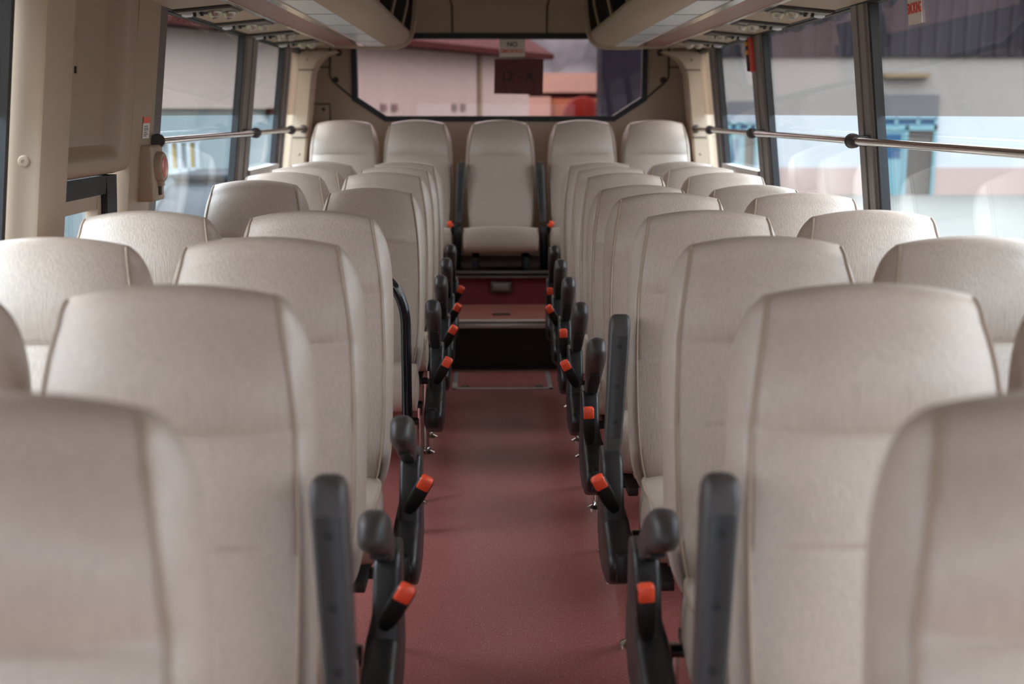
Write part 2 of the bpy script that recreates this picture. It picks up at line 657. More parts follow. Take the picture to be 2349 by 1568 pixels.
for s in (1, -1):
    pts = [(s * 1.075, 1.90), (s * 1.085, 1.60), (s * 1.07, 1.57), (s * 0.935, 1.455)]
    joint(pts, 0.006)
    joint([(s * 1.085, 1.655), (s * 1.27, 1.655)], 0.004)
    joint([(s * 0.31, 2.06, 0.105), (s * 0.30, 2.03, 0.063), (s * 0.30, 1.98, 0.047), (s * 0.30, 1.94, 0.037), (s * 0.30, 1.870, 0.014)], 0.006)
joint([(-1.27, 1.425), (-1.09, 1.425), (-1.09, 1.30)], 0.004)
joint([(-1.27, 1.245), (-1.0, 1.245)], 0.004)
for s in (1, -1):
    for x, z in ((1.025, 1.745), (1.05, 1.575)):
        bm = nb(); lathe(bm, [(0.020, 0), (0.020, 0.004), (0.013, 0.009), (0.004, 0.009)], (s * x, Y_REAR, z), (0, -1, 0), 16)
        obj('fastener', bm, M['seam'], wr)
bm = nb(); box(bm, (-1.262, Y_REAR - 0.012, 1.25), (-1.096, Y_REAR + 0.001, 1.418), 0.006, 2)
fl = obj('service_flap', bm, M['cream'], wr)
bm = nb(); lathe(bm, [(0.010, 0), (0.010, 0.004), (0.005, 0.006)], (-1.13, Y_REAR - 0.012, 1.39), (0, -1, 0), 12)
obj('fastener', bm, M['seam'], fl)
# cove above the rear window
bm = nb()
prof = [(Y_REAR + 0.001, 1.85), (Y_REAR - 0.012, 1.865), (Y_REAR - 0.035, 1.94), (Y_REAR - 0.05, 2.0), (Y_REAR - 0.06, 2.03), (Y_REAR - 0.10, 2.06), (Y_REAR - 0.2, 2.125), (Y_REAR + 0.001, 2.13)]
prism(bm, [(y, z) for y, z in prof], 1.1, Matrix.Translation((-0.55, 0, 0)) @ Matrix(((0, 0, 1, 0), (1, 0, 0, 0), (0, 1, 0, 0), (0, 0, 0, 1))))
obj('header_panel', bm, M['creamd'], wr, angle=25)

# unseen front end: windscreen opening sized for seat light, wall blackened against bounce
bm = holed_wall([(-1.40, 0), (1.40, 0), (1.30, 2.14), (-1.30, 2.14)], [(-1.15, 1.50), (-1.15, 0.60), (1.15, 0.60), (1.15, 1.50)], Y_FRONT - 0.08, Y_FRONT)
struct(obj('wall_front', bm, M['rubber'], smooth=False))

# rear platform in two steps
bm = nb()
box(bm, (-1.32, 6.5, 0.0), (1.32, 7.06, 0.262))
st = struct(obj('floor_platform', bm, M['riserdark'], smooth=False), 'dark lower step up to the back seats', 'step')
bm = nb(); box(bm, (-1.32, 6.47, 0.258), (1.32, 7.055, 0.268))
obj('tread', bm, M['tread'], st, smooth=False)
bm = nb()
box(bm, (-0.40, 6.458, 0.262), (0.40, 6.50, 0.273), 0.002)
box(bm, (-0.40, 6.452, 0.232), (0.40, 6.466, 0.258), 0.002)
obj('step_nosing', bm, M['alu'], st)
bm = nb()
box(bm, (-0.05, 6.66, 0.268), (0.05, 6.685, 0.279), 0.004)
obj('pull_handle', bm, M['latch'], st)
bm = nb()
box(bm, (-1.32, 7.06, 0.0), (1.32, 8.0, 0.425))
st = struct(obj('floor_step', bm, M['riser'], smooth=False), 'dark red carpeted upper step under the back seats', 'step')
bm = nb()
box(bm, (-0.40, 7.035, 0.425), (0.40, 7.075, 0.436), 0.002)
box(bm, (-0.40, 7.075, 0.445), (0.40, 7.11, 0.462), 0.002)
obj('step_nosing', bm, M['latch'], st)
bm = nb()
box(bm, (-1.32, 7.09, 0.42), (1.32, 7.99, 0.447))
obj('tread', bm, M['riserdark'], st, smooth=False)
bm = nb(); box(bm, (-0.062, 7.047, 0.335), (0.062, 7.062, 0.405), 0.012, 3)
la = obj('hatch_latch', bm, M['latch'], st)
bm = nb(); box(bm, (-0.042, 7.041, 0.352), (0.042, 7.049, 0.392), 0.003, 2)
obj('latch_plate', bm, M['console'], la)

# inspection hatch let into the aisle floor
hatch = thing('floor_hatch', 'rectangular floor hatch with metal edging in front of the step', 'hatch', (0, 6.22, 0))
bm = nb()
w_, d_ = 0.255, 0.22
for a in ((-w_, -d_, -w_ + 0.024, d_), (w_ - 0.024, -d_, w_, d_), (-w_, -d_, w_, -d_ + 0.03), (-w_, d_ - 0.02, w_, d_)):
    box(bm, (a[0], a[1], 0.0), (a[2], a[3], 0.004), 0.001)
obj('hatch_frame', bm, M['alu'], hatch)
bm = nb(); box(bm, (-w_ + 0.024, -d_ + 0.03, 0.0), (w_ - 0.024, d_ - 0.02, 0.003))
obj('hatch_lid', bm, M['floor'], hatch, smooth=False)
for x in (-0.19, 0.185):
    bm = nb(); lathe(bm, [(0.022, 0.003), (0.022, 0.0055), (0.015, 0.0065)], (x, -0.165, 0), (0, 0, 1), 16)
    obj('lid_fastener', bm, M['latch'], hatch)


# ------------------------------------------------------------------ seats
TILT = math.radians(12)
L_BACK = 0.735


def pillow(prof_front, prof_back, width, width_b, crown, bulge, m=16, gus=3, gbulge=0.012, grooves=()):
    """a padded body: front panel and back panel along a side profile, closed by two side gussets.
    prof_* : lists of (v, w), same length, bottom to top; both end at the same top point.
    width(i/n, v): half width at that row.  Returns bm (in x, v, w) and the two front border lines."""
    bm = nb()
    n = len(prof_front)

    def row(v, w, sgn, frac):
        a = width(v) if sgn > 0 else width_b(v)
        r = []
        for j in range(m + 1):
            u = -1 + 2 * j / m
            # denser near the borders
            u = math.copysign(1 - (1 - abs(u)) ** 1.35, u)
            bl = bulge(v) * (1 - abs(u) ** 2.6) if sgn > 0 else 0.35 * bulge(v) * (1 - abs(u) ** 2.6)
            g = 0.0
            if sgn > 0:
                for (gv, gd, gu) in grooves:
                    g -= gd * math.exp(-((v - gv) / 0.0055) ** 2) * (1 - smoothstep(gu - 0.15, gu + 0.1, abs(u)))
            vv = v - crown(v) * u * u
            r.append(bm.verts.new((u * a, vv, w + sgn * bl * frac + g)))
        return r
    F, B = [], []
    for i in range(n):
        v, w = prof_front[i]
        vb, wb = prof_back[i]
        # the padding thins out where both panels meet at the top
        t = min(1.0, abs(w - wb) / 0.05)
        F.append(row(v, w, 1, t))
        if i < n - 1:
            B.append(row(vb, wb, -1, t))
    B.append(F[-1])
    for P in (F, B):
        for i in range(n - 1):
            for j in range(m):
                q = (P[i][j], P[i][j + 1], P[i + 1][j + 1], P[i + 1][j])
                bm.faces.new(q)
    edges = {}
    for sgn, j in ((-1, 0), (1, m)):
        prev = None
        for i in range(n):
            f, b_ = F[i][j], B[i][j]
            if i == n - 1:
                cur = [f]
            else:
                cur = [f]
                wd = (b_.co - f.co).length
                for k in range(1, gus + 1):
                    t = k / (gus + 1)
                    p = f.co.lerp(b_.co, t)
                    p.x += sgn * gbulge * 4 * t * (1 - t) * min(1, wd / 0.06)
                    cur.append(bm.verts.new(p))
                cur.append(b_)
            if prev is not None:
                if len(cur) == 1:
                    for k in range(len(prev) - 1):
                        bm.faces.new((prev[k], prev[k + 1], cur[0]))
                else:
                    for k in range(len(prev) - 1):
                        bm.faces.new((prev[k], prev[k + 1], cur[k + 1], cur[k]))
            prev = cur
            if i == 0:
                edges[sgn] = cur
    # bottom cap
    ring = F[0][:] + edges[1][1:-1] + B[0][::-1] + edges[-1][1:-1][::-1]
    bm.faces.new(ring)
    border = {s: [F[i][j].co.copy() for i in range(n)] for s, j in ((-1, 0), (1, m))}
    return bm, border


def make_back(wide=1.0):
    wf = lambda v: lerp_keys([(0, 0.042), (0.06, 0.056), (0.16, 0.062), (0.28, 0.060), (0.35, 0.055), (0.42, 0.053), (0.48, 0.048), (0.515, 0.042), (0.55, 0.047), (0.60, 0.049), (0.66, 0.043), (0.735, 0.022)], v)
    wb = lambda v: -0.036
    r = 0.045
    vs = []
    v = 0.0
    while v < L_BACK - r - 0.001:
        vs.append(v)
        step = 0.0125
        for gv in (0.35, 0.515):
            if abs(v - gv) < 0.025:
                step = 0.0045
        v += step
    vs.append(L_BACK - r)
    pf = [(v, wf(v)) for v in vs]
    pb = [(v, wb(v)) for v in vs]
    f0, b0 = pf[-1][1], pb[-1][1]
    c, hw = (f0 + b0) / 2, (f0 - b0) / 2
    for k in range(1, 9):
        a = k / 8 * math.pi / 2
        pf.append((L_BACK - r + r * math.sin(a), c + hw * math.cos(a)))
        pb.append((L_BACK - r + r * math.sin(a), c - hw * math.cos(a)))
    width = lambda v: wide * lerp_keys([(0, 0.155), (0.03, 0.166), (0.08, 0.178), (0.16, 0.187), (0.28, 0.190), (0.40, 0.189), (0.50, 0.184), (0.58, 0.177), (0.64, 0.169), (0.69, 0.160), (0.715, 0.156), (0.735, 0.150)], v)
    width_b = lambda v: wide * lerp_keys([(0, 0.165), (0.05, 0.188), (0.12, 0.200), (0.30, 0.205), (0.45, 0.206), (0.56, 0.203), (0.63, 0.197), (0.675, 0.187), (0.705, 0.174), (0.722, 0.163), (0.735, 0.150)], v)
    crown = lambda v: 0.017 * smoothstep(0.5, 0.70, v)
    bulge = lambda v: 0.020 + 0.010 * smoothstep(0.45, 0.62, v)
    bm, border = pillow(pf, pb, width, width_b, crown, bulge, gbulge=0.006, grooves=((0.35, 0.0035, 0.75), (0.515, 0.0055, 0.80)))
    # to seat space: v runs up the tilted back, w towards the camera (-y)
    up = Vector((0, math.sin(TILT), math.cos(TILT)))
    fw = Vector((0, -math.cos(TILT), math.sin(TILT)))
    base = Vector((0, 0, 1.118)) - up * L_BACK
    tf = lambda p: Vector((p.x, 0, 0)) + base + up * p.y + fw * p.z
    for v_ in bm.verts:
        v_.co = tf(v_.co)
    pipes = []
    for s in (-1, 1):
        line = [tf(p) for p in border[s]]
        line = [p + Vector((s * 0.0005, -0.0005, 0)) for p in line[1:-3]]
        pipes.append(mesh_of('piping', tube(nb(), line, 0.0036, 6), M['piping']))
    return mesh_of('backrest', bm, M['seat'], angle=55), pipes


def make_cushion(wide=1.0):
    L = 0.43
    r = 0.055
    vs = [i * 0.02 for i in range(int((L - r) / 0.02))] + [L - r]
    top = lambda v: 0.075 + 0.012 * math.sin(v / L * math.pi) + 0.012 * smoothstep(0.2, 0.4, v)
    pf = [(v, top(v)) for v in vs]
    pb = [(v, -0.05) for v in vs]
    f0 = pf[-1][1]
    c, hw = (f0 - 0.05) / 2, (f0 + 0.05) / 2
    for k in range(1, 10):
        a = k / 9 * math.pi / 2
        pf.append((L - r + r * math.sin(a), c + hw * math.cos(a) ** 0.8))
        pb.append((L - r + r * math.sin(a) * 0.9 + 0.1 * r * (k / 9), c - hw * math.cos(a) ** 0.8))
    pb[-1] = pf[-1]
    width = lambda v: wide * lerp_keys([(0, 0.165), (0.1, 0.19), (0.25, 0.203), (0.38, 0.208), (0.43, 0.205)], v)
    bm, border = pillow(pf, pb, width, width, lambda v: 0.012 * smoothstep(0.3, 0.44, v), lambda v: 0.014, m=14, gbulge=0.008)
    tilt = math.radians(6)
    tf = lambda p: Vector((p.x, -0.165, 0.375)) + Vector((0, -math.cos(tilt), math.sin(tilt))) * p.y + Vector((0, math.sin(tilt), math.cos(tilt))) * p.z
    for v_ in bm.verts:
        v_.co = tf(v_.co)
    pipes = []
    for s in (-1, 1):
        pipes.append(mesh_of('piping', tube(nb(), [tf(p) + Vector((s * 0.0005, 0, 0)) for p in border[s][:-1]], 0.0036, 6), M['piping']))
    return mesh_of('cushion', bm, M['seat'], angle=55), pipes


YZX = Matrix(((0, 0, 1, 0), (1, 0, 0, 0), (0, 1, 0, 0), (0, 0, 0, 1)))   # polygon (y, z) extruded along x


def loft_rr(bm, secs, seg=5):
    """loft rounded-rectangle sections: each (centre, u axis, v axis, half u, half v, corner radius)"""
    rings = []
    for (c, u, v, hu, hv, r) in secs:
        c, u, v = Vector(c), Vector(u).normalized(), Vector(v).normalized()
        ring = []
        for qx, qy, a0 in ((1, 1, 0), (-1, 1, 90), (-1, -1, 180), (1, -1, 270)):
            for k in range(seg):
                a = math.radians(a0 + 90 * k / (seg - 1))
                ring.append(bm.verts.new(c + u * (qx * (hu - r) + r * math.cos(a)) + v * (qy * (hv - r) + r * math.sin(a))))
        rings.append(ring)
    n = len(rings[0])
    for i in range(len(rings) - 1):
        for k in range(n):
            bm.faces.new((rings[i][k], rings[i][(k + 1) % n], rings[i + 1][(k + 1) % n], rings[i + 1][k]))
    bm.faces.new(rings[0][::-1])
    bm.faces.new(rings[-1])
    return bm


_cache = {}


def arm_meshes(s, up, tilt=27.0):
    """s: +1 the aisle is at +x, -1 at -x.  Arm pivots low beside the back."""
    key = ('arm', s, up, tilt)
    if key in _cache:
        return _cache[key]
    x = s * 0.256
    piv = Vector((x, -0.205, 0.52))
    bm = nb()
    parts = {}
    if up:
        ax = Vector((-s * 0.06, 0.17, 1)).normalized()
        fw = Vector((0, -1, 0.17)).normalized()
        sx = Vector((1, 0, 0))
        secs = []
        for t, hu, hv, r in ((-0.01, 0.018, 0.018, 0.008), (0.03, 0.021, 0.024, 0.008), (0.17, 0.0235, 0.028, 0.009), (0.315, 0.0255, 0.031, 0.010),
                             (0.338, 0.0250, 0.0300, 0.012), (0.350, 0.021, 0.025, 0.012), (0.355, 0.014, 0.016, 0.010)):
            secs.append((piv + ax * t, sx, fw, hu, hv, r))
        loft_rr(bm, secs)
        parts['arm'] = mesh_of('armrest', bm, M['armpad'], angle=50)
        bm = nb()
        secs = []
        for t in (0.045, 0.30):
            h = 0.0172 + 0.010 * (t - 0.065)
            secs.append((piv + ax * t + fw * (0.0245 + 0.024 * (t - 0.065)), sx, fw, h, 0.0025, 0.002))
        loft_rr(bm, secs, 3)
        parts['plate'] = mesh_of('under_plate', bm, M['plastic'])
        parts['screws'] = []
        for t in (0.085, 0.175, 0.275):
            bm = nb()
            lathe(bm, [(0.006, 0), (0.006, 0.003), (0.0035, 0.003), (0.003, 0.001)], piv + ax * t + fw * (0.0255 + 0.024 * (t - 0.065)), fw, 12)
            parts['screws'].append(mesh_of('screw', bm, M['recess']))
    else:
        ca, sa = math.cos(math.radians(tilt)), math.sin(math.radians(tilt))
        ax = Vector((0, -ca, sa))
        fw = Vector((0, sa, ca))      # upper face of the arm
        sx = Vector((1, 0, 0))
        secs = []
        for t, hu, hv, r, off in ((-0.01, 0.017, 0.020, 0.008, 0), (0.05, 0.019, 0.026, 0.009, 0), (0.11, 0.021, 0.029, 0.010, 0.002), (0.16, 0.0245, 0.032, 0.016, 0.004),
                                  (0.21, 0.027, 0.036, 0.020, 0.006), (0.26, 0.0275, 0.039, 0.022, 0.004), (0.29, 0.0265, 0.038, 0.022, 0.0), (0.31, 0.0235, 0.033, 0.021, -0.004), (0.322, 0.018, 0.025, 0.0165, -0.008), (0.328, 0.010, 0.014, 0.009, -0.011)):
            secs.append((piv + ax * t + fw * off, sx, fw, hu, hv, r))
        loft_rr(bm, secs)
        parts['arm'] = mesh_of('armrest', bm, M['armpad'], angle=50)
        bm = nb()
        secs = [(piv + ax * t - fw * o, sx, fw, h, 0.003, 0.002) for t, h, o in ((0.03, 0.014, 0.022), (0.14, 0.018, 0.028), (0.19, 0.014, 0.033))]
        loft_rr(bm, secs, 3)
        parts['plate'] = mesh_of('under_plate', bm, M['plastic'])
    _cache[key] = parts
    return parts


def shield_meshes(s):
    key = ('shield', s)
    if key in _cache:
        return _cache[key]
    parts = {}
    # neck that carries the arm, narrower, standing on the lower cover
    bm = nb()
    x0, x1 = 0.234, 0.285
    neck = [(-0.155, 0.535), (-0.245, 0.535), (-0.268, 0.515), (-0.335, 0.37), (-0.34, 0.30), (-0.15, 0.30)]
    prism(bm, [(y, z) for y, z in neck], x1 - x0, Matrix.Translation((s * (x0 if s > 0 else x1), 0, 0)) @ YZX, 0.010, 3)
    x0, x1 = 0.222, 0.286
    low = [(-0.14, 0.40), (-0.31, 0.395), (-0.40, 0.37), (-0.455, 0.345), (-0.47, 0.315), (-0.445, 0.275), (-0.38, 0.245), (-0.29, 0.235), (-0.20, 0.25), (-0.14, 0.31)]
    prism(bm, [(y, z) for y, z in low], x1 - x0, Matrix.Translation((s * (x0 if s > 0 else x1), 0, 0)) @ YZX, 0.016, 3)
    parts['shield'] = mesh_of('side_shield', bm, M['plastic'], angle=60)
    bm = nb()
    box(bm, (min(s * 0.232, s * 0.268), -0.474, 0.285), (max(s * 0.232, s * 0.268), -0.44, 0.352), 0.006, 2)
    parts['lever'] = mesh_of('recline_lever', bm, M['recess'])
    _cache[key] = parts
    return parts


def buckle_meshes(s, out):
    key = ('buckle', s, out)
    if key in _cache:
        return _cache[key]
    if out:
        root = Vector((s * 0.258, -0.33, 0.415))
        ax = Vector((s * 0.42, -0.30, 0.80)).normalized()
    else:
        root = Vector((s * 0.268, -0.345, 0.395))
        ax = Vector((s * 0.05, -0.12, 1.0)).normalized()
    u = Vector((ax.z, 0, -ax.x)).normalized()
    v = ax.cross(u)
    bm = nb()
    loft_rr(bm, [(root + ax * t, u, v, a, c, 0.005) for t, a, c in ((0.0, 0.010, 0.007), (0.02, 0.016, 0.010), (0.05, 0.0185, 0.012), (0.108, 0.0185, 0.012), (0.113, 0.016, 0.010))], 4)
    bk = mesh_of('seatbelt_buckle', bm, M['recess'], angle=50)
    # orange button on the end and front of the buckle
    f = v if v.y < 0 else -v
    bm = nb()
    loft_rr(bm, [(root + ax * t + f * 0.0035, u, v, a, c, 0.004) for t, a, c in ((0.085, 0.0145, 0.0105), (0.088, 0.0155, 0.0115), (0.113, 0.0155, 0.0115), (0.118, 0.012, 0.008))], 4)
    bt = mesh_of('release_button', bm, M['orange'], angle=50)
    _cache[key] = (bk, bt)
    return bk, bt


def leg_mesh():
    if 'leg' in _cache:
        return _cache['leg']
    bm = nb()
    lathe(bm, [(0.0125, 0.006), (0.0125, 0.31)], (0, 0, 0), (0, 0, 1), 16)
    leg = mesh_of('leg', bm, M['chrome'])
    bm = nb()
    lathe(bm, [(0.036, 0.0), (0.036, 0.004), (0.030, 0.007), (0.018, 0.012), (0.015, 0.022), (0.013, 0.024)], (0, 0, 0), (0, 0, 1), 20)
    fl = mesh_of('foot_flange', bm, M['chrome'])
    _cache['leg'] = (leg, fl)
    return _cache['leg']


def frame_mesh():
    if 'frame' in _cache:
        return _cache['frame']
    bm = nb()
    for y in (-0.45, -0.20):
        tube(bm, [(-0.20, y, 0.305), (0.20, y, 0.305)], 0.014, 10)
    for x in (-0.16, 0.16):
        box(bm, (x - 0.015, -0.56, 0.30), (x + 0.015, -0.13, 0.326), 0.004)
        tube(bm, [(x, -0.165, 0.31), (x, -0.155, 0.40), (x, -0.125, 0.50)], 0.012, 8)
    _cache['frame'] = mesh_of('seat_frame', bm, M['plastic'])
    return _cache['frame']


BACK, BPIPE = make_back()
CUSH, CPIPE = make_cushion(0.97)
RBACK, RBPIPE = make_back(1.045)
RCUSH, RCPIPE = make_cushion(1.02)


def seat(x, y, label, group, s=0, arm=None, buckle=None, dz=0.0, rear=False, recline=0.0):
    """s: side the aisle is on (+1/-1) for the aisle seats, 0 for window seats"""
    t = thing('bus_seat', label, 'seat', (x, y, dz), group)
    b_ = put('backrest', RBACK if rear else BACK, t)
    for pm in (RBPIPE if rear else BPIPE):
        put('piping', pm, b_)
    if recline:
        q = Matrix.Rotation(-recline, 4, 'X')
        pv = Vector((0, -0.22, 0.42))
        b_.matrix_local = Matrix.Translation(pv) @ q @ Matrix.Translation(-pv)
    c = put('cushion', RCUSH if rear else CUSH, t)
    for pm in (RCPIPE if rear else CPIPE):
        put('piping', pm, c)
    if rear:
        for px in (-0.15, 0.15):
            bm = nb()
            box(bm, (px - 0.02, -0.52, 0.445 - dz), (px + 0.02, -0.16, 0.335), 0.004)
            tube(bm, [(px, -0.165, 0.31), (px, -0.155, 0.40), (px, -0.125, 0.50)], 0.012, 8)
            obj('seat_frame', bm, M['recess'], t)
    else:
        put('seat_frame', frame_mesh(), t)
        leg, fl = leg_mesh()
        lx = s * 0.19 if s else 0.0
        for ly in (-0.43, -0.18):
            l = put('leg', leg, t, (lx, ly, -dz))
            put('foot_flange', fl, l)
    return t


def fittings(t, s, arm, buckle):
    sh = shield_meshes(s)
    o = put('side_shield', sh['shield'], t)
    put('recline_lever', sh['lever'], o)
    p = arm_meshes(s, arm == 'up', 38.0 if arm == 'half' else 27.0)
    a = put('armrest', p['arm'], t)
    put('under_plate', p['plate'], a)
    for sm in p.get('screws', ()):
        put('screw', sm, a)
    bk, bt = buckle_meshes(s, buckle == 'out')
    k = put('seatbelt_buckle', bk, t)
    put('release_button', bt, k)['label'] = 'orange release button'


ORD = ['front', 'second', 'third', 'fourth', 'fifth', 'sixth', 'seventh', 'eighth', 'ninth']
XA, XO = 0.510, 0.936
R_ROWS = [1.09, 1.79, 2.49, 3.17, 3.87, 4.55, 5.20, 5.80, 6.38]
R_REC = [0, 0, 0, 0, 0, math.radians(4.5), 0, 0, 0]
R_ARM = ['up', 'up', 'down', 'up', 'half', 'half', 'half', 'half', 'half']
R_BUC = ['in', 'in', 'in', 'out', 'in', 'out', 'in', 'out', 'in']
L_ROWS = [1.09, 1.79, 2.49, 3.17, 4.70, 5.27, 5.85, 6.43]
L_REC = [0, 0, 0, 0, math.radians(8), 0, 0, 0]
L_ARM = ['up', 'up', 'down', 'down', 'half', 'half', 'half', 'half']
L_BUC = ['out'] * 8
for i, y in enumerate(R_ROWS):
    a = {'up': 'raised', 'down': 'lowered', 'half': 'half raised'}[R_ARM[i]]
    t = seat(XA, y, 'beige aisle seat, %s row right of the aisle, its black armrest %s' % (ORD[i], a), 'aisle seats on the right', -1, recline=R_REC[i])
    fittings(t, -1, R_ARM[i], R_BUC[i])
    if i > 0:
        seat(XO + (0.0 if i != 1 else 0.0), y, 'beige window seat, %s row on the right, beside the window wall' % ORD[i], 'window seats on the right', 0, recline=R_REC[i])
for i, y in enumerate(L_ROWS):
    a = {'up': 'raised', 'down': 'lowered', 'half': 'half raised'}[L_ARM[i]]
    w = 'behind the black grab rail' if i == 4 else 'its armrest ' + a
    t = seat(-XA, y - (0.09 if i == 4 else 0), 'beige aisle seat, %s row left of the aisle, %s' % (ORD[i], w), 'aisle seats on the left', 1, recline=L_REC[i])
    fittings(t, 1, L_ARM[i], L_BUC[i])
    if i > 0:
        seat(-XO, y - (0.06 if i == 4 else 0), 'beige window seat, %s row on the left, beside the window wall' % ORD[i], 'window seats on the left', 0)

names = ['outermost left', 'second from left', 'middle', 'second from right', 'outermost right']
for k, x in enumerate((-0.957, -0.507, 0.0, 0.507, 0.957)):
    t = seat(x, 7.62, 'beige back-row seat below the rear window, %s of five' % names[k], 'back row of five seats', 0, dz=0.205, rear=True)
    if k == 2:
        for s in (-1, 1):
            p = arm_meshes(s, True)
            a = put('armrest', p['arm'], t)
            put('under_plate', p['plate'], a)
            for sm in p['screws']:
                put('screw', sm, a)
            bm = nb(); box(bm, (s * 0.262 - 0.022, -0.30, 0.245), (s * 0.262 + 0.022, -0.15, 0.50), 0.012, 3)
            obj('arm_bracket', bm, M['plastic'], t)
            bk, bt = buckle_meshes(s, True)
            kk = put('seatbelt_buckle', bk, t, (0, 0.06, 0.01))
            put('release_button', bt, kk)['label'] = 'orange release button'

# ------------------------------------------------------------------ grab rail by the left stairwell
gr = thing('grab_rail', 'glossy black grab rail at the stairwell between left seat rows', 'rail', (-0.325, 3.86, 0))
pts = [(0, 0, 0), (0, 0, 0.70)]
for k in range(1, 9):
    a = k / 8 * math.pi / 2
    pts.append((-0.10 + 0.10 * math.cos(a), 0, 0.70 + 0.16 * math.sin(a)))
for k in range(0, 9):
    a = math.pi / 2 + k / 8 * math.pi / 2
    pts.append((-0.62 + 0.10 * math.cos(a), 0, 0.70 + 0.16 * math.sin(a)))
pts.append((-0.72, 0, 0))
bm = nb(); tube(bm, pts, 0.017, 14)
obj('rail_tube', bm, M['blackpipe'], gr)
for x in (0, -0.72):
    bm = nb(); lathe(bm, [(0.04, 0), (0.04, 0.005), (0.022, 0.012), (0.019, 0.03)], (x, 0, 0), (0, 0, 1), 16)
    obj('foot_flange', bm, M['chrome'], gr)

# ------------------------------------------------------------------ window guard rails
RX, RZ = 1.195, 1.272


def guard(side, y0, y1, clamps, label):
    t = thing('window_rail', label, 'rail', (side * RX, y0, RZ))
    bm = nb()
    ys = [y0] + clamps + [y1]
    pts = []
    for i in range(len(ys) - 1):
        n = 8
        for k in range(n + (1 if i == len(ys) - 2 else 0)):
            u = k / n
            yy = ys[i] + (ys[i + 1] - ys[i]) * u
            bow = -0.012 * 4 * u * (1 - u) * min(1, (ys[i + 1] - ys[i]))
            pts.append((side * bow * -1 * 0.0 + side * (-bow) * 1.0, yy - y0, 0))
    tube(bm, pts, 0.0125, 14)
    obj('rail_tube', bm, M['chrome'], t)
    for c in clamps + [y0, y1]:
        end = c in (y0, y1)
        bm = nb()
        cy = c - y0
        if end:
            d = 1 if c == y0 else -1
            lathe(bm, [(0.025, -0.012), (0.025, 0.0), (0.022, 0.008), (0.0145, 0.026)] if d > 0 else [(0.0145, -0.026), (0.022, -0.008), (0.025, 0.0), (0.025, 0.012)], (side * 0.008, cy, 0), (0, 1, 0), 18)
            obj('rail_end', bm, M['armpad'], t)
        else:
            lathe(bm, [(0.0145, -0.040), (0.020, -0.032), (0.0245, -0.018), (0.0245, -0.004), (0.018, -0.002), (0.018, 0.002), (0.026, 0.004), (0.026, 0.014), (0.021, 0.018), (0.0145, 0.045)], (0, cy, 0), (0, 1, 0), 20)
            box(bm, (min(0, side * 0.055), cy - 0.022, -0.018), (max(0, side * 0.055), cy + 0.022, 0.018), 0.004)
            obj('rail_clamp', bm, M['armpad'], t)
    return t


guard(1, 2.22, 7.59, [4.24, 5.90, 7.06], 'polished steel guard rail along the right side windows')
guard(-1, 4.30, 7.59, [6.02, 7.08], 'polished steel guard rail along the left side windows')

# ------------------------------------------------------------------ left door pocket: pillar, hanging panel, column
bm = nb()
prev = None
for z in (0.0, 0.8, 1.27, Z_WIN1, 2.1):
    xo, xi = -(xw(z) + 0.05), -(xw(z) - 0.078)
    r = 0.012
    row = [bm.verts.new(p) for p in ((xo, 3.16, z), (xi - r, 3.16, z), (xi - r * .3, 3.16 + r * .3, z), (xi, 3.16 + r, z), (xi, 3.36, z), (xo, 3.36, z))]
    if prev:
        for k in range(6):
            bm.faces.new((prev[k], prev[(k + 1) % 6], row[(k + 1) % 6], row[k]))
    else:
        bm.faces.new(row)
    prev = row
bm.faces.new(prev)
pil = trim(bm, M['cream'], 'cream pillar beside the frontmost left window', smooth=True)
bm = nb()
zc = 1.245
lathe(bm, [(0.0155, 0), (0.0155, 0.003), (0.012, 0.007), (0.005, 0.008), (0.004, 0.006)], (-(xw(zc) - 0.035), 3.16, zc), (0, -1, 0), 20)
obj('screw_cover', bm, M['cream'], pil)

# hanging panel with a rounded recess
bm = nb()
NY, NZ = 44, 48
y0, y1, z0, z1 = 3.34, 4.04, 1.175, 1.76


def recess(y, z):
    fy = smoothstep(3.385, 3.44, y) * (1 - smoothstep(3.875, 3.925, y))
    fz = smoothstep(1.225, 1.275, z) * (1 - smoothstep(1.70, 1.74, z))
    return 0.05 * fy * fz


grid = []
for i in range(NY + 1):
    row = []
    for j in range(NZ + 1):
        y = y0 + (y1 - y0) * i / NY
        z = z0 + (z1 - z0) * j / NZ
        e = 0.03
        # rounded border: the panel curls back at its lower and rear edges
        ey = max(0.0, (y - (y1 - e)) / e)
        ez = max(0.0, ((z0 + e) - z) / e)
        d = min(1.0, math.hypot(ey, ez))
        curl = 0.05 * (1 - math.sqrt(max(0.0, 1 - d * d)))
        inset = 0.055 - recess(y, z) - curl
        if ey > 0 and ez > 0 and math.hypot(ey, ez) > 1:
            k = 1 / math.hypot(ey, ez)
            y = y1 - e + ey * k * e
            z = z0 + e - ez * k * e
        row.append(bm.verts.new((-(xw(z) - inset), y, z)))
    grid.append(row)
for i in range(NY):
    for j in range(NZ):
        bm.faces.new((grid[i][j], grid[i + 1][j], grid[i + 1][j + 1], grid[i][j + 1]))
box(bm, (-1.32, 3.28, 1.20), (-1.262, 4.0, 1.76))
hp = trim(bm, M['creamd'], 'cream door pocket panel with a large rounded recess', smooth=True)
bm = nb()
box(bm, (-(xw(1.45) - 0.008) , 3.59, 1.478), (-(xw(1.45) - 0.014), 3.60, 1.498), 0.002)
obj('catch', bm, M['seam'], hp)

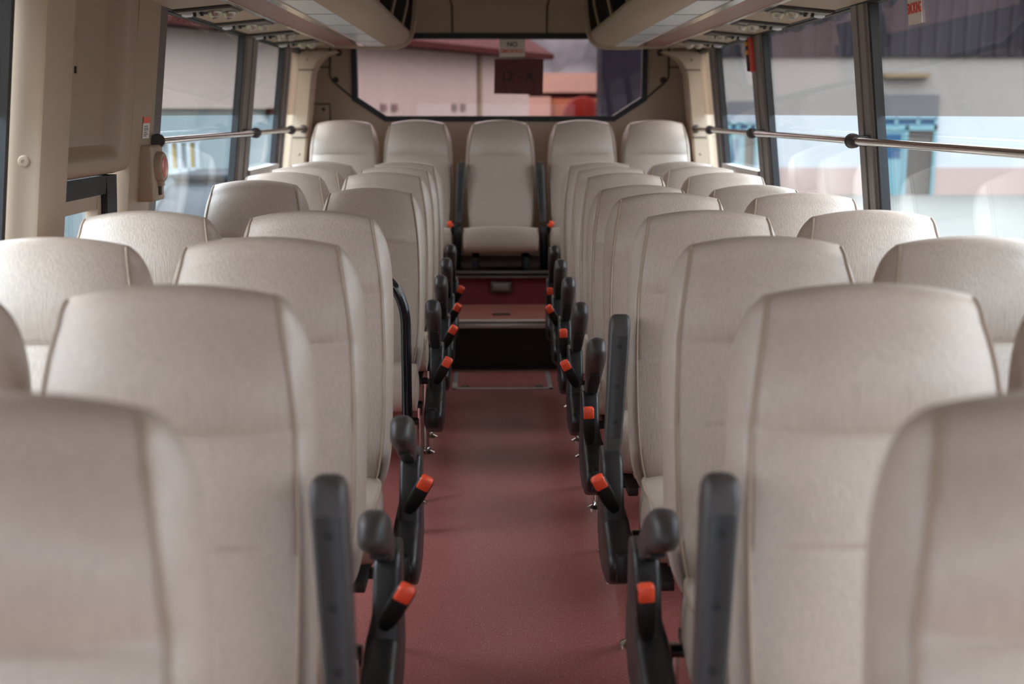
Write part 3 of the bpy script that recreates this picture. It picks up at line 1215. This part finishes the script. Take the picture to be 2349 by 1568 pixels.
# window under the hanging panel; its unseen lower glazing is added for floor light
WN[0] += 1
root = bpy.data.objects.new('window_%d' % WN[0], None)
COL.objects.link(root)
root['kind'] = 'structure'
bm = nb()
side_slab(bm, -1, 3.35, 4.0, 1.115, 1.172, -0.03, 0.02)
side_slab(bm, -1, 3.90, 4.0, 0.12, 1.172, -0.03, 0.02)
obj('sash', bm, M['rubber'], root, smooth=False)
bm = nb()
side_slab(bm, -1, 3.35, 3.90, 1.07, 1.115, -0.035, 0.004)
side_slab(bm, -1, 3.865, 3.90, 0.12, 1.115, -0.035, 0.004)
obj('inner_frame', bm, M['cream'], root, smooth=False)
bm = nb(); side_slab(bm, -1, 3.35, 3.9, 0.12, 1.12, -0.04, -0.035)
obj('pane', bm, M['glass'], root, smooth=False)

bm = nb()
side_slab(bm, -1, 4.055, 4.31, 0.0, 1.745, -0.05, 0.046, 4)
colm = trim(bm, M['creamd'], 'cream column between the door pocket and the left windows')
bm = nb()
side_slab(bm, -1, 4.31, 4.46, 0.8, Z_WIN1, -0.03, 0.03, 4)
trim(bm, M['darkpost'], 'dark grey upright post in front of the left windows')

# emergency door release on that column
er = thing('door_release', 'cream emergency door release box with round red window on left column', 'release box', (-1.245, 4.245, 1.07))
bm = nb(); box(bm, (-0.03, -0.08, 0.0), (0.055, 0.06, 0.19), 0.010, 3)
obj('housing', bm, M['creamd'], er)
bm = nb()
lathe(bm, [(0.052, 0), (0.052, 0.016), (0.047, 0.022)], (0.055, -0.01, 0.115), (1, 0, 0), 28)
obj('cover_ring', bm, M['creamd'], er)
bm = nb(); lathe(bm, [(0.036, 0.016), (0.036, 0.0235), (0.03, 0.026)], (0.055, -0.01, 0.115), (1, 0, 0), 24)
obj('red_window', bm, mat('red_release_window', (206, 120, 104), 0.25), er)['label'] = 'round red window'
bm = nb(); box(bm, (0.05, -0.022, 0.02), (0.062, 0.0, 0.05), 0.001)
obj('slot', bm, M['seam'], er)
bm = nb(); box(bm, (0.05, -0.028, 0.05), (0.072, 0.006, 0.075), 0.004, 2)
obj('pull_tab', bm, M['creamd'], er)

# warning label above it: faces the aisle
ws = thing('warning_label', 'small white warning label with orange red header on left column', 'label', (-(xw(1.29) - 0.0465), 4.20, 1.285))
lean = math.atan(0.118)
ws.rotation_euler = (0, lean, 0)
bm = nb(); box(bm, (0, -0.03, -0.003), (0.0012, 0.05, 0.068))
obj('sheet', bm, M['white'], ws, smooth=False)
bm = nb(); box(bm, (0.0002, -0.03, 0.048), (0.0018, 0.05, 0.068))
obj('header', bm, M['stickred'], ws, smooth=False)
bm = nb()
for z, w in ((0.038, 0.045), (0.031, 0.052), (0.0255, 0.052), (0.018, 0.04), (0.0115, 0.05), (0.0055, 0.032)):
    box(bm, (0.0004, -0.018, z - 0.0012), (0.0018, -0.018 + w, z + 0.0012))
obj('print_lines', bm, M['blackink'], ws, smooth=False)

# ------------------------------------------------------------------ overhead luggage racks
RACK_Y0, RACK_Y1 = 0.9, 7.16


def rack(side):
    sd = 'right' if side == 1 else 'left'
    t = thing('luggage_rack', 'cream overhead luggage rack with brown strip above the %s seats' % sd, 'luggage rack', (0, 0, 0), 'overhead luggage racks')
    X = lambda a, b_: (min(side * a, side * b_), max(side * a, side * b_))

    def strip(name, x0, x1, z0, z1, m_, y0=RACK_Y0, y1=RACK_Y1 - 0.015, r=0.002):
        bm = nb()
        a, c = X(x0, x1)
        box(bm, (a, y0, z0), (c, y1, z1), r, 1)
        return obj(name, bm, m_, t, smooth=False)
    bm = nb()
    prism(bm, [(side * x, z) for x, z in ((0.95, 1.752), (1.205, 1.728), (1.205, 1.772), (0.95, 1.785))], RACK_Y1 - 0.015 - RACK_Y0, Matrix.Translation((0, RACK_Y1 - 0.015, 0)) @ Matrix.Rotation(math.pi / 2, 4, 'X'))
    up = obj('under_panel', bm, M['cream'], t, smooth=False)
    strip('trim_strip', 0.938, 0.962, 1.738, 1.76, M['chromestrip'])
    strip('wood_strip', 0.80, 0.94, 1.742, 1.77, M['brown'])['label'] = 'brown strip'
    strip('trim_strip', 0.762, 0.802, 1.736, 1.762, M['chromestrip'])
    d = strip('light_diffuser', 0.650, 0.765, 1.740, 1.768, M['diffuser'])
    bm = nb()
    y = RACK_Y0 + 0.35
    while y < RACK_Y1 - 0.1:
        box(bm, (X(0.65, 0.765)[0], y - 0.002, 1.7385), (X(0.65, 0.765)[1], y + 0.002, 1.745))
        y += 0.6
    obj('diffuser_joint', bm, M['console'], d, smooth=False)
    y = RACK_Y0 + 0.1
    while y < RACK_Y1 - 0.1:
        bm = nb()
        prism(bm, [(side * x, z) for x, z in ((0.965, 1.7490), (1.2, 1.7268), (1.2, 1.735), (0.965, 1.757))], 0.003, Matrix.Translation((0, y, 0)) @ Matrix.Rotation(math.pi / 2, 4, 'X'))
        obj('panel_joint', bm, M['seam'], up, smooth=False)
        y += 1.4
    # rounded nose towards the aisle with an upstand that keeps the bags in
    bm = nb()
    nose = [(0.655, 1.741), (0.60, 1.743), (0.555, 1.755), (0.527, 1.778), (0.515, 1.805), (0.517, 1.825), (0.530, 1.835), (0.545, 1.825), (0.56, 1.80), (0.60, 1.778), (0.655, 1.772)]
    prism(bm, [(side * x, z) for x, z in nose], RACK_Y1 - 0.01 - RACK_Y0, Matrix.Translation((0, RACK_Y1 - 0.01, 0)) @ Matrix.Rotation(math.pi / 2, 4, 'X'))
    obj('rack_nose', bm, M['cream'], t, angle=50)
    # dark lining: rack floor and back
    bm = nb()
    a, c = X(0.57, 1.165); box(bm, (a, RACK_Y0, 1.775), (c, RACK_Y1, 1.782))
    a, c = X(1.15, 1.165); box(bm, (a, RACK_Y0, 1.78), (c, RACK_Y1, 2.07))
    obj('rack_lining', bm, M['bin_dark'], t, smooth=False)
    # slim uprights across the mouth of the rack
    y = RACK_Y1 - 0.28
    while y > RACK_Y0:
        bm = nb()
        pts = [(side * x, y, z) for x, z in ((0.548, 1.80), (0.532, 1.87), (0.512, 1.95), (0.505, 2.03), (0.506, 2.07))]
        tube(bm, pts, 0.009, 8)
        obj('upright', bm, M['creamd'], t)
        y -= 0.72
    # end frame: curved cream rim around a dark end panel
    prof = [(1.205, 1.745), (0.70, 1.722), (0.60, 1.724), (0.545, 1.738), (0.51, 1.765), (0.492, 1.81), (0.478, 1.90), (0.468, 2.0), (0.464, 2.07)]
    inner = [(1.205, 1.775), (0.70, 1.748), (0.61, 1.75), (0.562, 1.762), (0.532, 1.785), (0.516, 1.82), (0.503, 1.90), (0.494, 2.0), (0.490, 2.07)]
    bm = nb()
    prism(bm, [(side * x, z) for x, z in prof + inner[::-1]], 0.035, Matrix.Translation((0, RACK_Y1 + 0.02, 0)) @ Matrix.Rotation(math.pi / 2, 4, 'X'))
    obj('end_rim', bm, M['cream'], t, angle=50)
    bm = nb()
    prism(bm, [(side * x, z) for x, z in inner + [(1.165, 2.07)]], 0.008, Matrix.Translation((0, RACK_Y1 + 0.012, 0)) @ Matrix.Rotation(math.pi / 2, 4, 'X'))
    obj('end_panel', bm, M['bin_dark'], t, smooth=False)
    return t


rack(1)
rack(-1)

# passenger service panels under the racks (vents, lamp, call switches)
SP_Y = [4.62, 5.30, 6.0, 6.68]
ordn = ['nearest the camera', 'second from the camera', 'third from the camera', 'farthest from the camera']
for side in (1, -1):
    sd = 'right' if side == 1 else 'left'
    for i, y in enumerate(SP_Y):
        t = thing('service_panel', 'grey overhead panel of air nozzles above the %s windows, %s' % (sd, ordn[i]), 'service panel', (side * 1.082, y, 1.739), 'overhead service panels')
        t.rotation_euler = (0, side * math.radians(5.4), 0)
        bm = nb(); box(bm, (-0.108, -0.10, -0.008), (0.108, 0.10, 0.003), 0.003, 1)
        obj('base_plate', bm, M['console_d'], t, smooth=False)
        bm = nb(); box(bm, (-0.10, -0.088, -0.012), (0.10, 0.092, -0.007), 0.002, 1)
        obj('face_plate', bm, M['console'], t, smooth=False)
        for nx, ny in ((-side * 0.03, -0.03), (-side * 0.068, 0.04)):
            bm = nb()
            lathe(bm, [(0.024, -0.010), (0.026, -0.016), (0.024, -0.022), (0.019, -0.032), (0.012, -0.034), (0.010, -0.026)][::-1], (nx, ny, 0), (0, 0, 1), 18)
            nz_ = obj('air_nozzle', bm, M['nozzle'], t)
            bm = nb(); box(bm, (nx - 0.012, ny - 0.0025, -0.040), (nx + 0.012, ny + 0.0025, -0.030), 0.001)
            obj('nozzle_fin', bm, M['nozzle'], nz_)
        bm = nb()
        for k in range(7):
            box(bm, (side * 0.012 - 0.018, -0.03 + k * 0.009, -0.0145), (side * 0.012 + 0.018, -0.0255 + k * 0.009, -0.011))
        obj('speaker_grille', bm, M['console_d'], t, smooth=False)
        for k in (-1, 1):
            bm = nb(); box(bm, (side * 0.03 + k * 0.013 - 0.005, -0.046, -0.026), (side * 0.03 + k * 0.013 + 0.005, -0.03, -0.010), 0.002)
            obj('switch', bm, M['console_d'], t)
        bm = nb(); lathe(bm, [(0.012, -0.021), (0.021, -0.017), (0.023, -0.010)], (side * 0.078, 0.005, 0), (0, 0, 1), 18)
        obj('reading_lamp', bm, M['lamp'], t)

# ceiling lamp near the back
cl = thing('ceiling_lamp', 'pale oval ceiling lamp above the rear of the aisle', 'lamp', (0, 7.35, 2.13))
bm = nb(); box(bm, (-0.36, -0.5, -0.035), (0.36, 0.42, 0.01), 0.015, 3)
obj('lamp_housing', bm, M['cream'], cl)
bm = nb()
lathe(bm, [(0.075, -0.068), (0.115, -0.06), (0.135, -0.045), (0.138, -0.03)], (0, 0.22, 0), (0, 0, 1), 28)
obj('lens', bm, M['lamp'], cl)

# emergency hammer on the right post
eh = thing('emergency_hammer', 'red emergency hammer on its yellow and black holder by right window', 'hammer', (1.205, 5.98, 1.56))
bm = nb(); box(bm, (-0.012, -0.026, 0.0), (0.014, 0.026, 0.165), 0.008, 3)
obj('hammer_body', bm, M['hammer'], eh)
bm = nb(); box(bm, (-0.02, 0.018, 0.005), (0.016, 0.042, 0.16), 0.004, 2)
hd = obj('holder', bm, M['recess'], eh)
for z in (0.085, 0.125):
    bm = nb(); box(bm, (-0.022, 0.016, z), (0.0, 0.045, z + 0.022), 0.002)
    obj('clip', bm, M['yellow'], hd)['label'] = 'yellow clip'
eh.rotation_euler = (0, -lean, 0)

# ------------------------------------------------------------------ stickers on the glass
p = at(1175, 110, Y_REAR + 0.018)
ns = thing('no_smoking_sticker', 'white no smoking sticker at the top of the rear window', 'sticker', (p.x, Y_REAR + 0.0225, p.z), 'no smoking stickers')
bm = nb(); box(bm, (-0.082, 0.0, -0.055), (0.082, 0.0012, 0.055))
obj('sheet', bm, M['white'], ns, smooth=False)
text_mesh('lettering', 'NO', 0.042, M['blackink'], ns, (0, -0.0008, 0.022), (math.pi / 2, 0, 0), bold=0.0012)
text_mesh('lettering', 'SMOKING', 0.033, M['redink'], ns, (0, -0.0008, -0.020), (math.pi / 2, 0, 0), bold=0.0006)['label'] = 'red lettering SMOKING'

p = at(1190, 176, Y_REAR + 0.018)
nt_ = thing('window_notice', 'dark red paper notice with numbers on the rear window', 'notice', (p.x, Y_REAR + 0.0225, p.z))
bm = nb(); box(bm, (-0.157, 0.0, -0.109), (0.157, 0.0015, 0.109))
obj('sheet', bm, M['notice'], nt_, smooth=False)
nt_.rotation_euler = (0, math.radians(1), 0)
text_mesh('lettering', '12 - A', 0.085, M['noticetxt'], nt_, (-0.01, -0.001, 0.0), (math.pi / 2, 0, 0), bold=0.002)

ls = (2.96 + 0.1)
# right-hand window sticker: flat on the leaning pane
zc = 1.76 - 0.075
ns2 = thing('no_smoking_sticker', 'white no smoking sticker on the large right side window', 'sticker', (xw(1.70) + 0.008, 3.78, 1.70), 'no smoking stickers')
ns2.rotation_euler = (0, -lean, 0)
ns2.location.x = xw(1.70) + 0.006
bm = nb(); box(bm, (-0.0012, -0.06, -0.07), (0.0, 0.06, 0.075))
obj('sheet', bm, M['white'], ns2, smooth=False)
rot = Matrix(((0, 0, -1), (-1, 0, 0), (0, 1, 0))).to_euler()
text_mesh('lettering', 'NO', 0.045, M['blackink'], ns2, (-0.0016, 0.0, 0.036), rot, bold=0.0012)
text_mesh('lettering', 'SMOKING', 0.044, M['redink'], ns2, (-0.0016, 0.0, -0.024), rot, sx=0.62, bold=0.0012)['label'] = 'red lettering SMOKING'

# ------------------------------------------------------------------ outside
GZ = -0.93
bm = nb(); box(bm, (-90, -40, GZ - 0.2), (90, 110, GZ))
struct(obj('ground', bm, M['concrete'], smooth=False), 'pale concrete yard outside the bus', 'ground')

# building on the right: white wall over a salmon dado, dark cladding above, teal doors
YB = 35.0
b1 = thing('building', 'white building with salmon base and teal doors outside the right windows', 'building', (0, 0, 0))
xl, xr = at(1622, 300, YB).x, at(2900, 300, YB).x
zd = at(2000, 384, YB).z
ze = at(2000, 131, YB).z
bm = nb(); box(bm, (xl, YB, zd), (xr, YB + 6, ze))
obj('wall', bm, M['whitewall'], b1, smooth=False)
bm = nb(); box(bm, (xl, YB - 0.03, GZ), (xr, YB + 6, zd))
obj('dado', bm, M['salmon'], b1, smooth=False)['label'] = 'salmon painted base of the wall'
bm = nb(); box(bm, (xl - 0.1, YB - 0.10, ze), (xr, YB + 6, 8.5))
for k in range(60):
    xx = xl + k * 0.42
    if xx < xr:
        box(bm, (xx, YB - 0.16, ze + 0.02), (xx + 0.14, YB - 0.09, 8.5))
obj('upper_cladding', bm, M['slate'], b1, smooth=False)


def teal_door(pxl, pxr, ytop, full=True):
    x0, x1 = at(pxl, 300, YB).x, at(pxr, 300, YB).x
    zt = at(2000, ytop, YB).z
    w = x1 - x0
    d = bpy.data.objects.new('door', None)
    COL.objects.link(d)
    d.parent = b1
    d.location = (x0, YB - 0.06, GZ)
    h = zt - GZ
    bm = nb()
    f = 0.09
    zt1 = h * 0.775
    zt0 = zt1 - 0.22
    for a in ((0, f, 0, zt1), (w - f, w, 0, zt1), (w * 0.46, w * 0.46 + f, 0, zt0), (0, w, zt1 - 0.04, zt1 + 0.02), (0, w, zt0 - 0.14, zt0 + 0.02),
              (w * 0.27, w * 0.27 + 0.1, zt0, zt1), (w * 0.64, w * 0.64 + 0.1, zt0, zt1)):
        box(bm, (a[0], -0.05, a[2]), (a[1], 0.05, a[3]))
    obj('door_frame', bm, M['teal'], d, smooth=False)
    bm = nb(); box(bm, (0, -0.04, zt1), (w, 0.05, h))
    obj('shutter_panel', bm, M['greypanel'], d, smooth=False)
    bm = nb(); box(bm, (f, 0.0, zt0), (w - f, 0.04, zt1))
    obj('transom_glazing', bm, M['blueglass'], d, smooth=False)
    bm = nb(); box(bm, (f, -0.02, 0), (w * 0.46, 0.04, zt0 - 0.1))
    obj('door_leaf', bm, M['teal'], d, smooth=False)
    bm = nb(); box(bm, (f + 0.06, -0.035, h * 0.37), (w * 0.46 - 0.1, -0.015, zt0 - 0.24))
    obj('leaf_window', bm, M['blueglass'], d, smooth=False)
    bm = nb(); box(bm, (w * 0.46 + f, 0.0, 0), (w - f, 0.04, zt0 - 0.1))  # solid panel, dark colour stands in for the shade inside the open half
    obj('opening_shade', bm, M['darkroom'], d, smooth=False)


teal_door(2012, 2147, 217)
teal_door(1668, 1738, 232)
x0, x1 = at(2022, 172, YB).x, at(2126, 172, YB).x
bm = nb(); box(bm, (x0, YB - 0.3, at(2000, 178, YB).z), (x1, YB + 0.02, at(2000, 168, YB).z))
obj('ledge', bm, M['beigebar'], b1, smooth=False)

# building on the left and behind: oblique off-white wall, blue-grey base, red roof
b2 = thing('building', 'off white building with dark red roof outside the left windows', 'building', (0, 0, 0))
A, B = Vector((-10.9, 4.0)), Vector((0.72, 26.6))
dirv = (B - A).normalized()
nrm = Vector((dirv.y, -dirv.x))
ang = math.atan2(dirv.y, dirv.x)
MW = Matrix.Translation((A.x, A.y, 0)) @ Matrix.Rotation(ang, 4, 'Z')
LEN = (B - A).length
ZE = 2.55
sp = 17.5                                   # where the blue-grey base ends
bm = nb(); box(bm, (0, 0.0, 1.43), (LEN, 5, ZE), mtx=MW)
box(bm, (sp, 0.0, GZ), (LEN, 5, 1.43), mtx=MW)
obj('wall', bm, M['pinkwall'], b2, smooth=False)
bm = nb(); box(bm, (0, 0.03, GZ), (sp, 5, 1.43), mtx=MW)
obj('base_wall', bm, M['bluewall'], b2, smooth=False)['label'] = 'pale blue grey lower wall'
bm = nb()
prism(bm, [(-0.45, ZE - 0.06), (-0.45, ZE + 0.05), (2.5, ZE + 1.7), (5.4, ZE + 0.05), (5.4, ZE - 0.06)], LEN + 0.5, MW @ Matrix.Translation((-0.2, 0, 0)) @ YZX)
obj('roof', bm, M['redroof'], b2, smooth=False)


def on_wall(px, py):
    """distance along the oblique wall and height seen at a pixel"""
    d = CAM_ROT @ Vector((px - W_PX / 2, H_PX / 2 - py, -F_PX))
    # intersect with the wall plane
    n3 = Vector((nrm.x, nrm.y, 0))
    t = (Vector((A.x, A.y, 0)) - EYE).dot(n3) / d.dot(n3)
    p = EYE + d * t
    return (Vector((p.x, p.y)) - A).dot(dirv), p.z


for (pa, pb, ya, yb, mm) in ((383, 445, 328, 386, 'w3'),):
    s0, z1_ = on_wall(pa, ya)
    s1, _ = on_wall(pb, ya)
    z0_ = on_wall((pa + pb) / 2, yb)[1]
    wroot2 = bpy.data.objects.new('window', None)
    COL.objects.link(wroot2)
    wroot2.parent = b2
    bm = nb()
    n = 3
    pw = (s1 - s0) / n
    for k in range(n + 1):
        c = s0 + k * pw
        box(bm, (c - 0.035, -0.05, z0_ - 0.03), (c + 0.035, 0.04, z1_ + 0.03), mtx=MW)
    box(bm, (s0 - 0.07, -0.05, z0_ - 0.07), (s1 + 0.07, 0.04, z0_), mtx=MW)
    box(bm, (s0 - 0.07, -0.05, z1_), (s1 + 0.07, 0.04, z1_ + 0.05), mtx=MW)
    obj('window_frame', bm, M['windowwhite'], wroot2, smooth=False)
    for k in range(n):
        bm = nb(); box(bm, (s0 + k * pw, -0.01, z0_), (s0 + (k + 1) * pw, 0.035, z1_), mtx=MW)
        obj('curtain', bm, M['yellowc'] if k != 1 else M['windowgrey'], wroot2, smooth=False)
for (pa, pb) in ((872, 884), (897, 909), (1036, 1046), (1056, 1066)):
    s0, z1_ = on_wall(pa, 238)
    s1, _ = on_wall(pb, 238)
    z0_ = on_wall(pa, 254)[1]
    bm = nb(); box(bm, (s0, -0.03, z0_), (s1, 0.02, z1_), mtx=MW)
    obj('vent', bm, M['ventgrey'], b2, smooth=False)
s0, _ = on_wall(1098, 200)
bm = nb(); box(bm, (s0 - 0.06, -0.05, GZ), (s0 + 0.06, 0.01, ZE), mtx=MW)
obj('downpipe', bm, M['beigebar'], b2, smooth=False)
s0, z0_ = on_wall(612, 262)
s1, z1_ = on_wall(622, 248)
bm = nb(); box(bm, (s0, -0.06, z0_), (s1, 0.01, z1_), mtx=MW)
obj('wall_box', bm, M['redroof'], b2, smooth=False)

# green verge at the foot of the left wall
bm = nb(); box(bm, (0, -3.2, GZ), (8.5, -0.05, GZ + 0.02), mtx=MW)
struct(obj('verge', bm, M['grass'], smooth=False), 'green grass verge outside the left windows', 'grass')

# parked car on the left
car = thing('car', 'dark grey car parked outside the left windows', 'car', (-2.98, 13.9, GZ))
bm = nb()
side_prof = [(-1.85, 0.35), (-1.9, 0.62), (-1.85, 0.86), (-1.0, 1.02), (-0.35, 1.55), (0.3, 1.62), (1.2, 1.55), (1.75, 1.05), (1.85, 0.8), (1.85, 0.35)]
secs = []
body = [(-1.85, 0.32), (-1.9, 0.62), (-1.82, 0.90), (-1.0, 1.04), (0.0, 1.06), (1.7, 1.06), (1.86, 0.85), (1.85, 0.32)]
prism(bm, body, 1.72, Matrix.Translation((-0.86, 0, 0)) @ YZX, 0.07, 3)
obj('car_body', bm, M['carpaint'], car, angle=50)
bm = nb()
t_ = bmesh.new()
lowr = [(-1.0, 1.02), (1.68, 1.02)]
vs = []
for (y, z, hw) in ((-1.0, 1.02, 0.80), (-0.35, 1.54, 0.64), (0.3, 1.60, 0.63), (1.15, 1.55, 0.62), (1.68, 1.02, 0.78)):
    vs.append((t_.verts.new((-hw, y, z)), t_.verts.new((hw, y, z))))
for i in range(4):
    t_.faces.new((vs[i][0], vs[i][1], vs[i + 1][1], vs[i + 1][0]))
t_.faces.new([v[0] for v in vs])
t_.faces.new([v[1] for v in vs][::-1])
t_.faces.new((vs[0][0], vs[0][1], vs[4][1], vs[4][0]))
bmesh.ops.bevel(t_, geom=t_.edges[:], offset=0.05, segments=3, affect='EDGES')
add_bm(bm, t_)
obj('car_windows', bm, M['carglass'], car, angle=50)
bm = nb(); box(bm, (-0.60, -0.30, 1.555), (0.60, 1.12, 1.64), 0.03, 3)
obj('car_roof', bm, M['carpaint'], car)
for x in (-0.80, 0.80):
    for y in (-1.2, 1.2):
        bm = nb(); lathe(bm, [(0.2, -0.1), (0.30, -0.1), (0.33, -0.07), (0.33, 0.07), (0.30, 0.1), (0.2, 0.1)], (x, y, 0.33), (1, 0, 0), 24)
        obj('wheel', bm, M['tyre'], car)
for x in (-0.6, 0.6):
    bm = nb(); box(bm, (x - 0.17, -1.93, 0.66), (x + 0.17, -1.80, 0.80), 0.03, 3)
    obj('headlamp', bm, M['diffuser'], car)

# seen through the rear window on the right: peach building, orange wall, red drum, navy block, wooded hill
YC = 40.0
b3 = thing('building', 'low peach building with dark strip beyond the rear window', 'building', (0, 0, 0))
xl, xr = at(1206, 200, YC).x, at(1420, 200, YC).x
zt, zm, zk = at(1300, 167, YC).z, at(1300, 212, YC).z, at(1300, 226, YC).z
bm = nb(); box(bm, (xl, YC, zm), (xr, YC + 5, zt))
obj('fascia', bm, M['peach'], b3, smooth=False)
bm = nb(); box(bm, (xl, YC + 0.2, zk), (xr, YC + 5, zm))  # narrow darker strip set back under the fascia
obj('dark_strip', bm, M['redroof'], b3, smooth=False)
xm = at(1262, 240, YC).x
bm = nb(); box(bm, (xm, YC - 0.05, GZ), (xr, YC + 5, zk))
obj('orange_wall', bm, M['orangewall'], b3, smooth=False)['label'] = 'orange lower wall'
bm = nb(); box(bm, (xl, YC - 0.3, GZ), (xm, YC + 5, at(1300, 222, YC).z))
obj('peach_wall', bm, M['peach'], b3, smooth=False)

dr = thing('drum', 'round red drum in front of the orange wall beyond rear window', 'drum', (at(1337, 262, 38).x, 37.6, GZ))
cz = at(1337, 265, 38).z - GZ
bm = nb(); lathe(bm, [(0.50, 0), (0.56, 0.04), (0.57, 0.1), (0.57, 1.2), (0.52, 1.26)], (0, 0, cz), (0, 1, 0), 32)
obj('drum_body', bm, M['drumred'], dr)
bm = nb(); box(bm, (-0.4, 0.1, 0), (0.4, 1.1, cz - 0.5), 0.02)
obj('drum_stand', bm, M['redroof'], dr)

YN = 20.0
b4 = thing('building', 'dark navy block at the right edge of the rear window', 'building', (0, 0, 0))
xl, xr = at(1379, 200, YN).x, at(1588, 200, YN).x
bm = nb(); box(bm, (xl, YN, GZ), (xr, YN + 0.9, 3.6))
obj('wall', bm, M['navy'], b4, smooth=False)
bm = nb(); box(bm, (xl - 0.03, YN - 0.05, 3.6), (xr + 0.05, YN + 1.0, 3.72))
obj('roof', bm, M['slate'], b4, smooth=False)

bm = nb()
hx0, hx1, NXH, NYH = -22, 34, 70, 26
gridh = []
rnd = random.Random(3)
for i in range(NXH + 1):
    row = []
    for j in range(NYH + 1):
        x = hx0 + (hx1 - hx0) * i / NXH
        y = 58 + 30 * j / NYH
        z = GZ + 13 * math.sin(math.pi * min(1, j / NYH * 0.6)) * (0.8 + 0.2 * math.sin(x * 0.25)) + rnd.uniform(-0.7, 0.7) * (1 if j else 0)
        row.append(bm.verts.new((x + rnd.uniform(-.2, .2), y, z)))
    gridh.append(row)
for i in range(NXH):
    for j in range(NYH):
        bm.faces.new((gridh[i][j], gridh[i + 1][j], gridh[i + 1][j + 1], gridh[i][j + 1]))
struct(obj('hill', bm, M['leaf']), 'wooded grey green hillside beyond the rear window', 'hill')
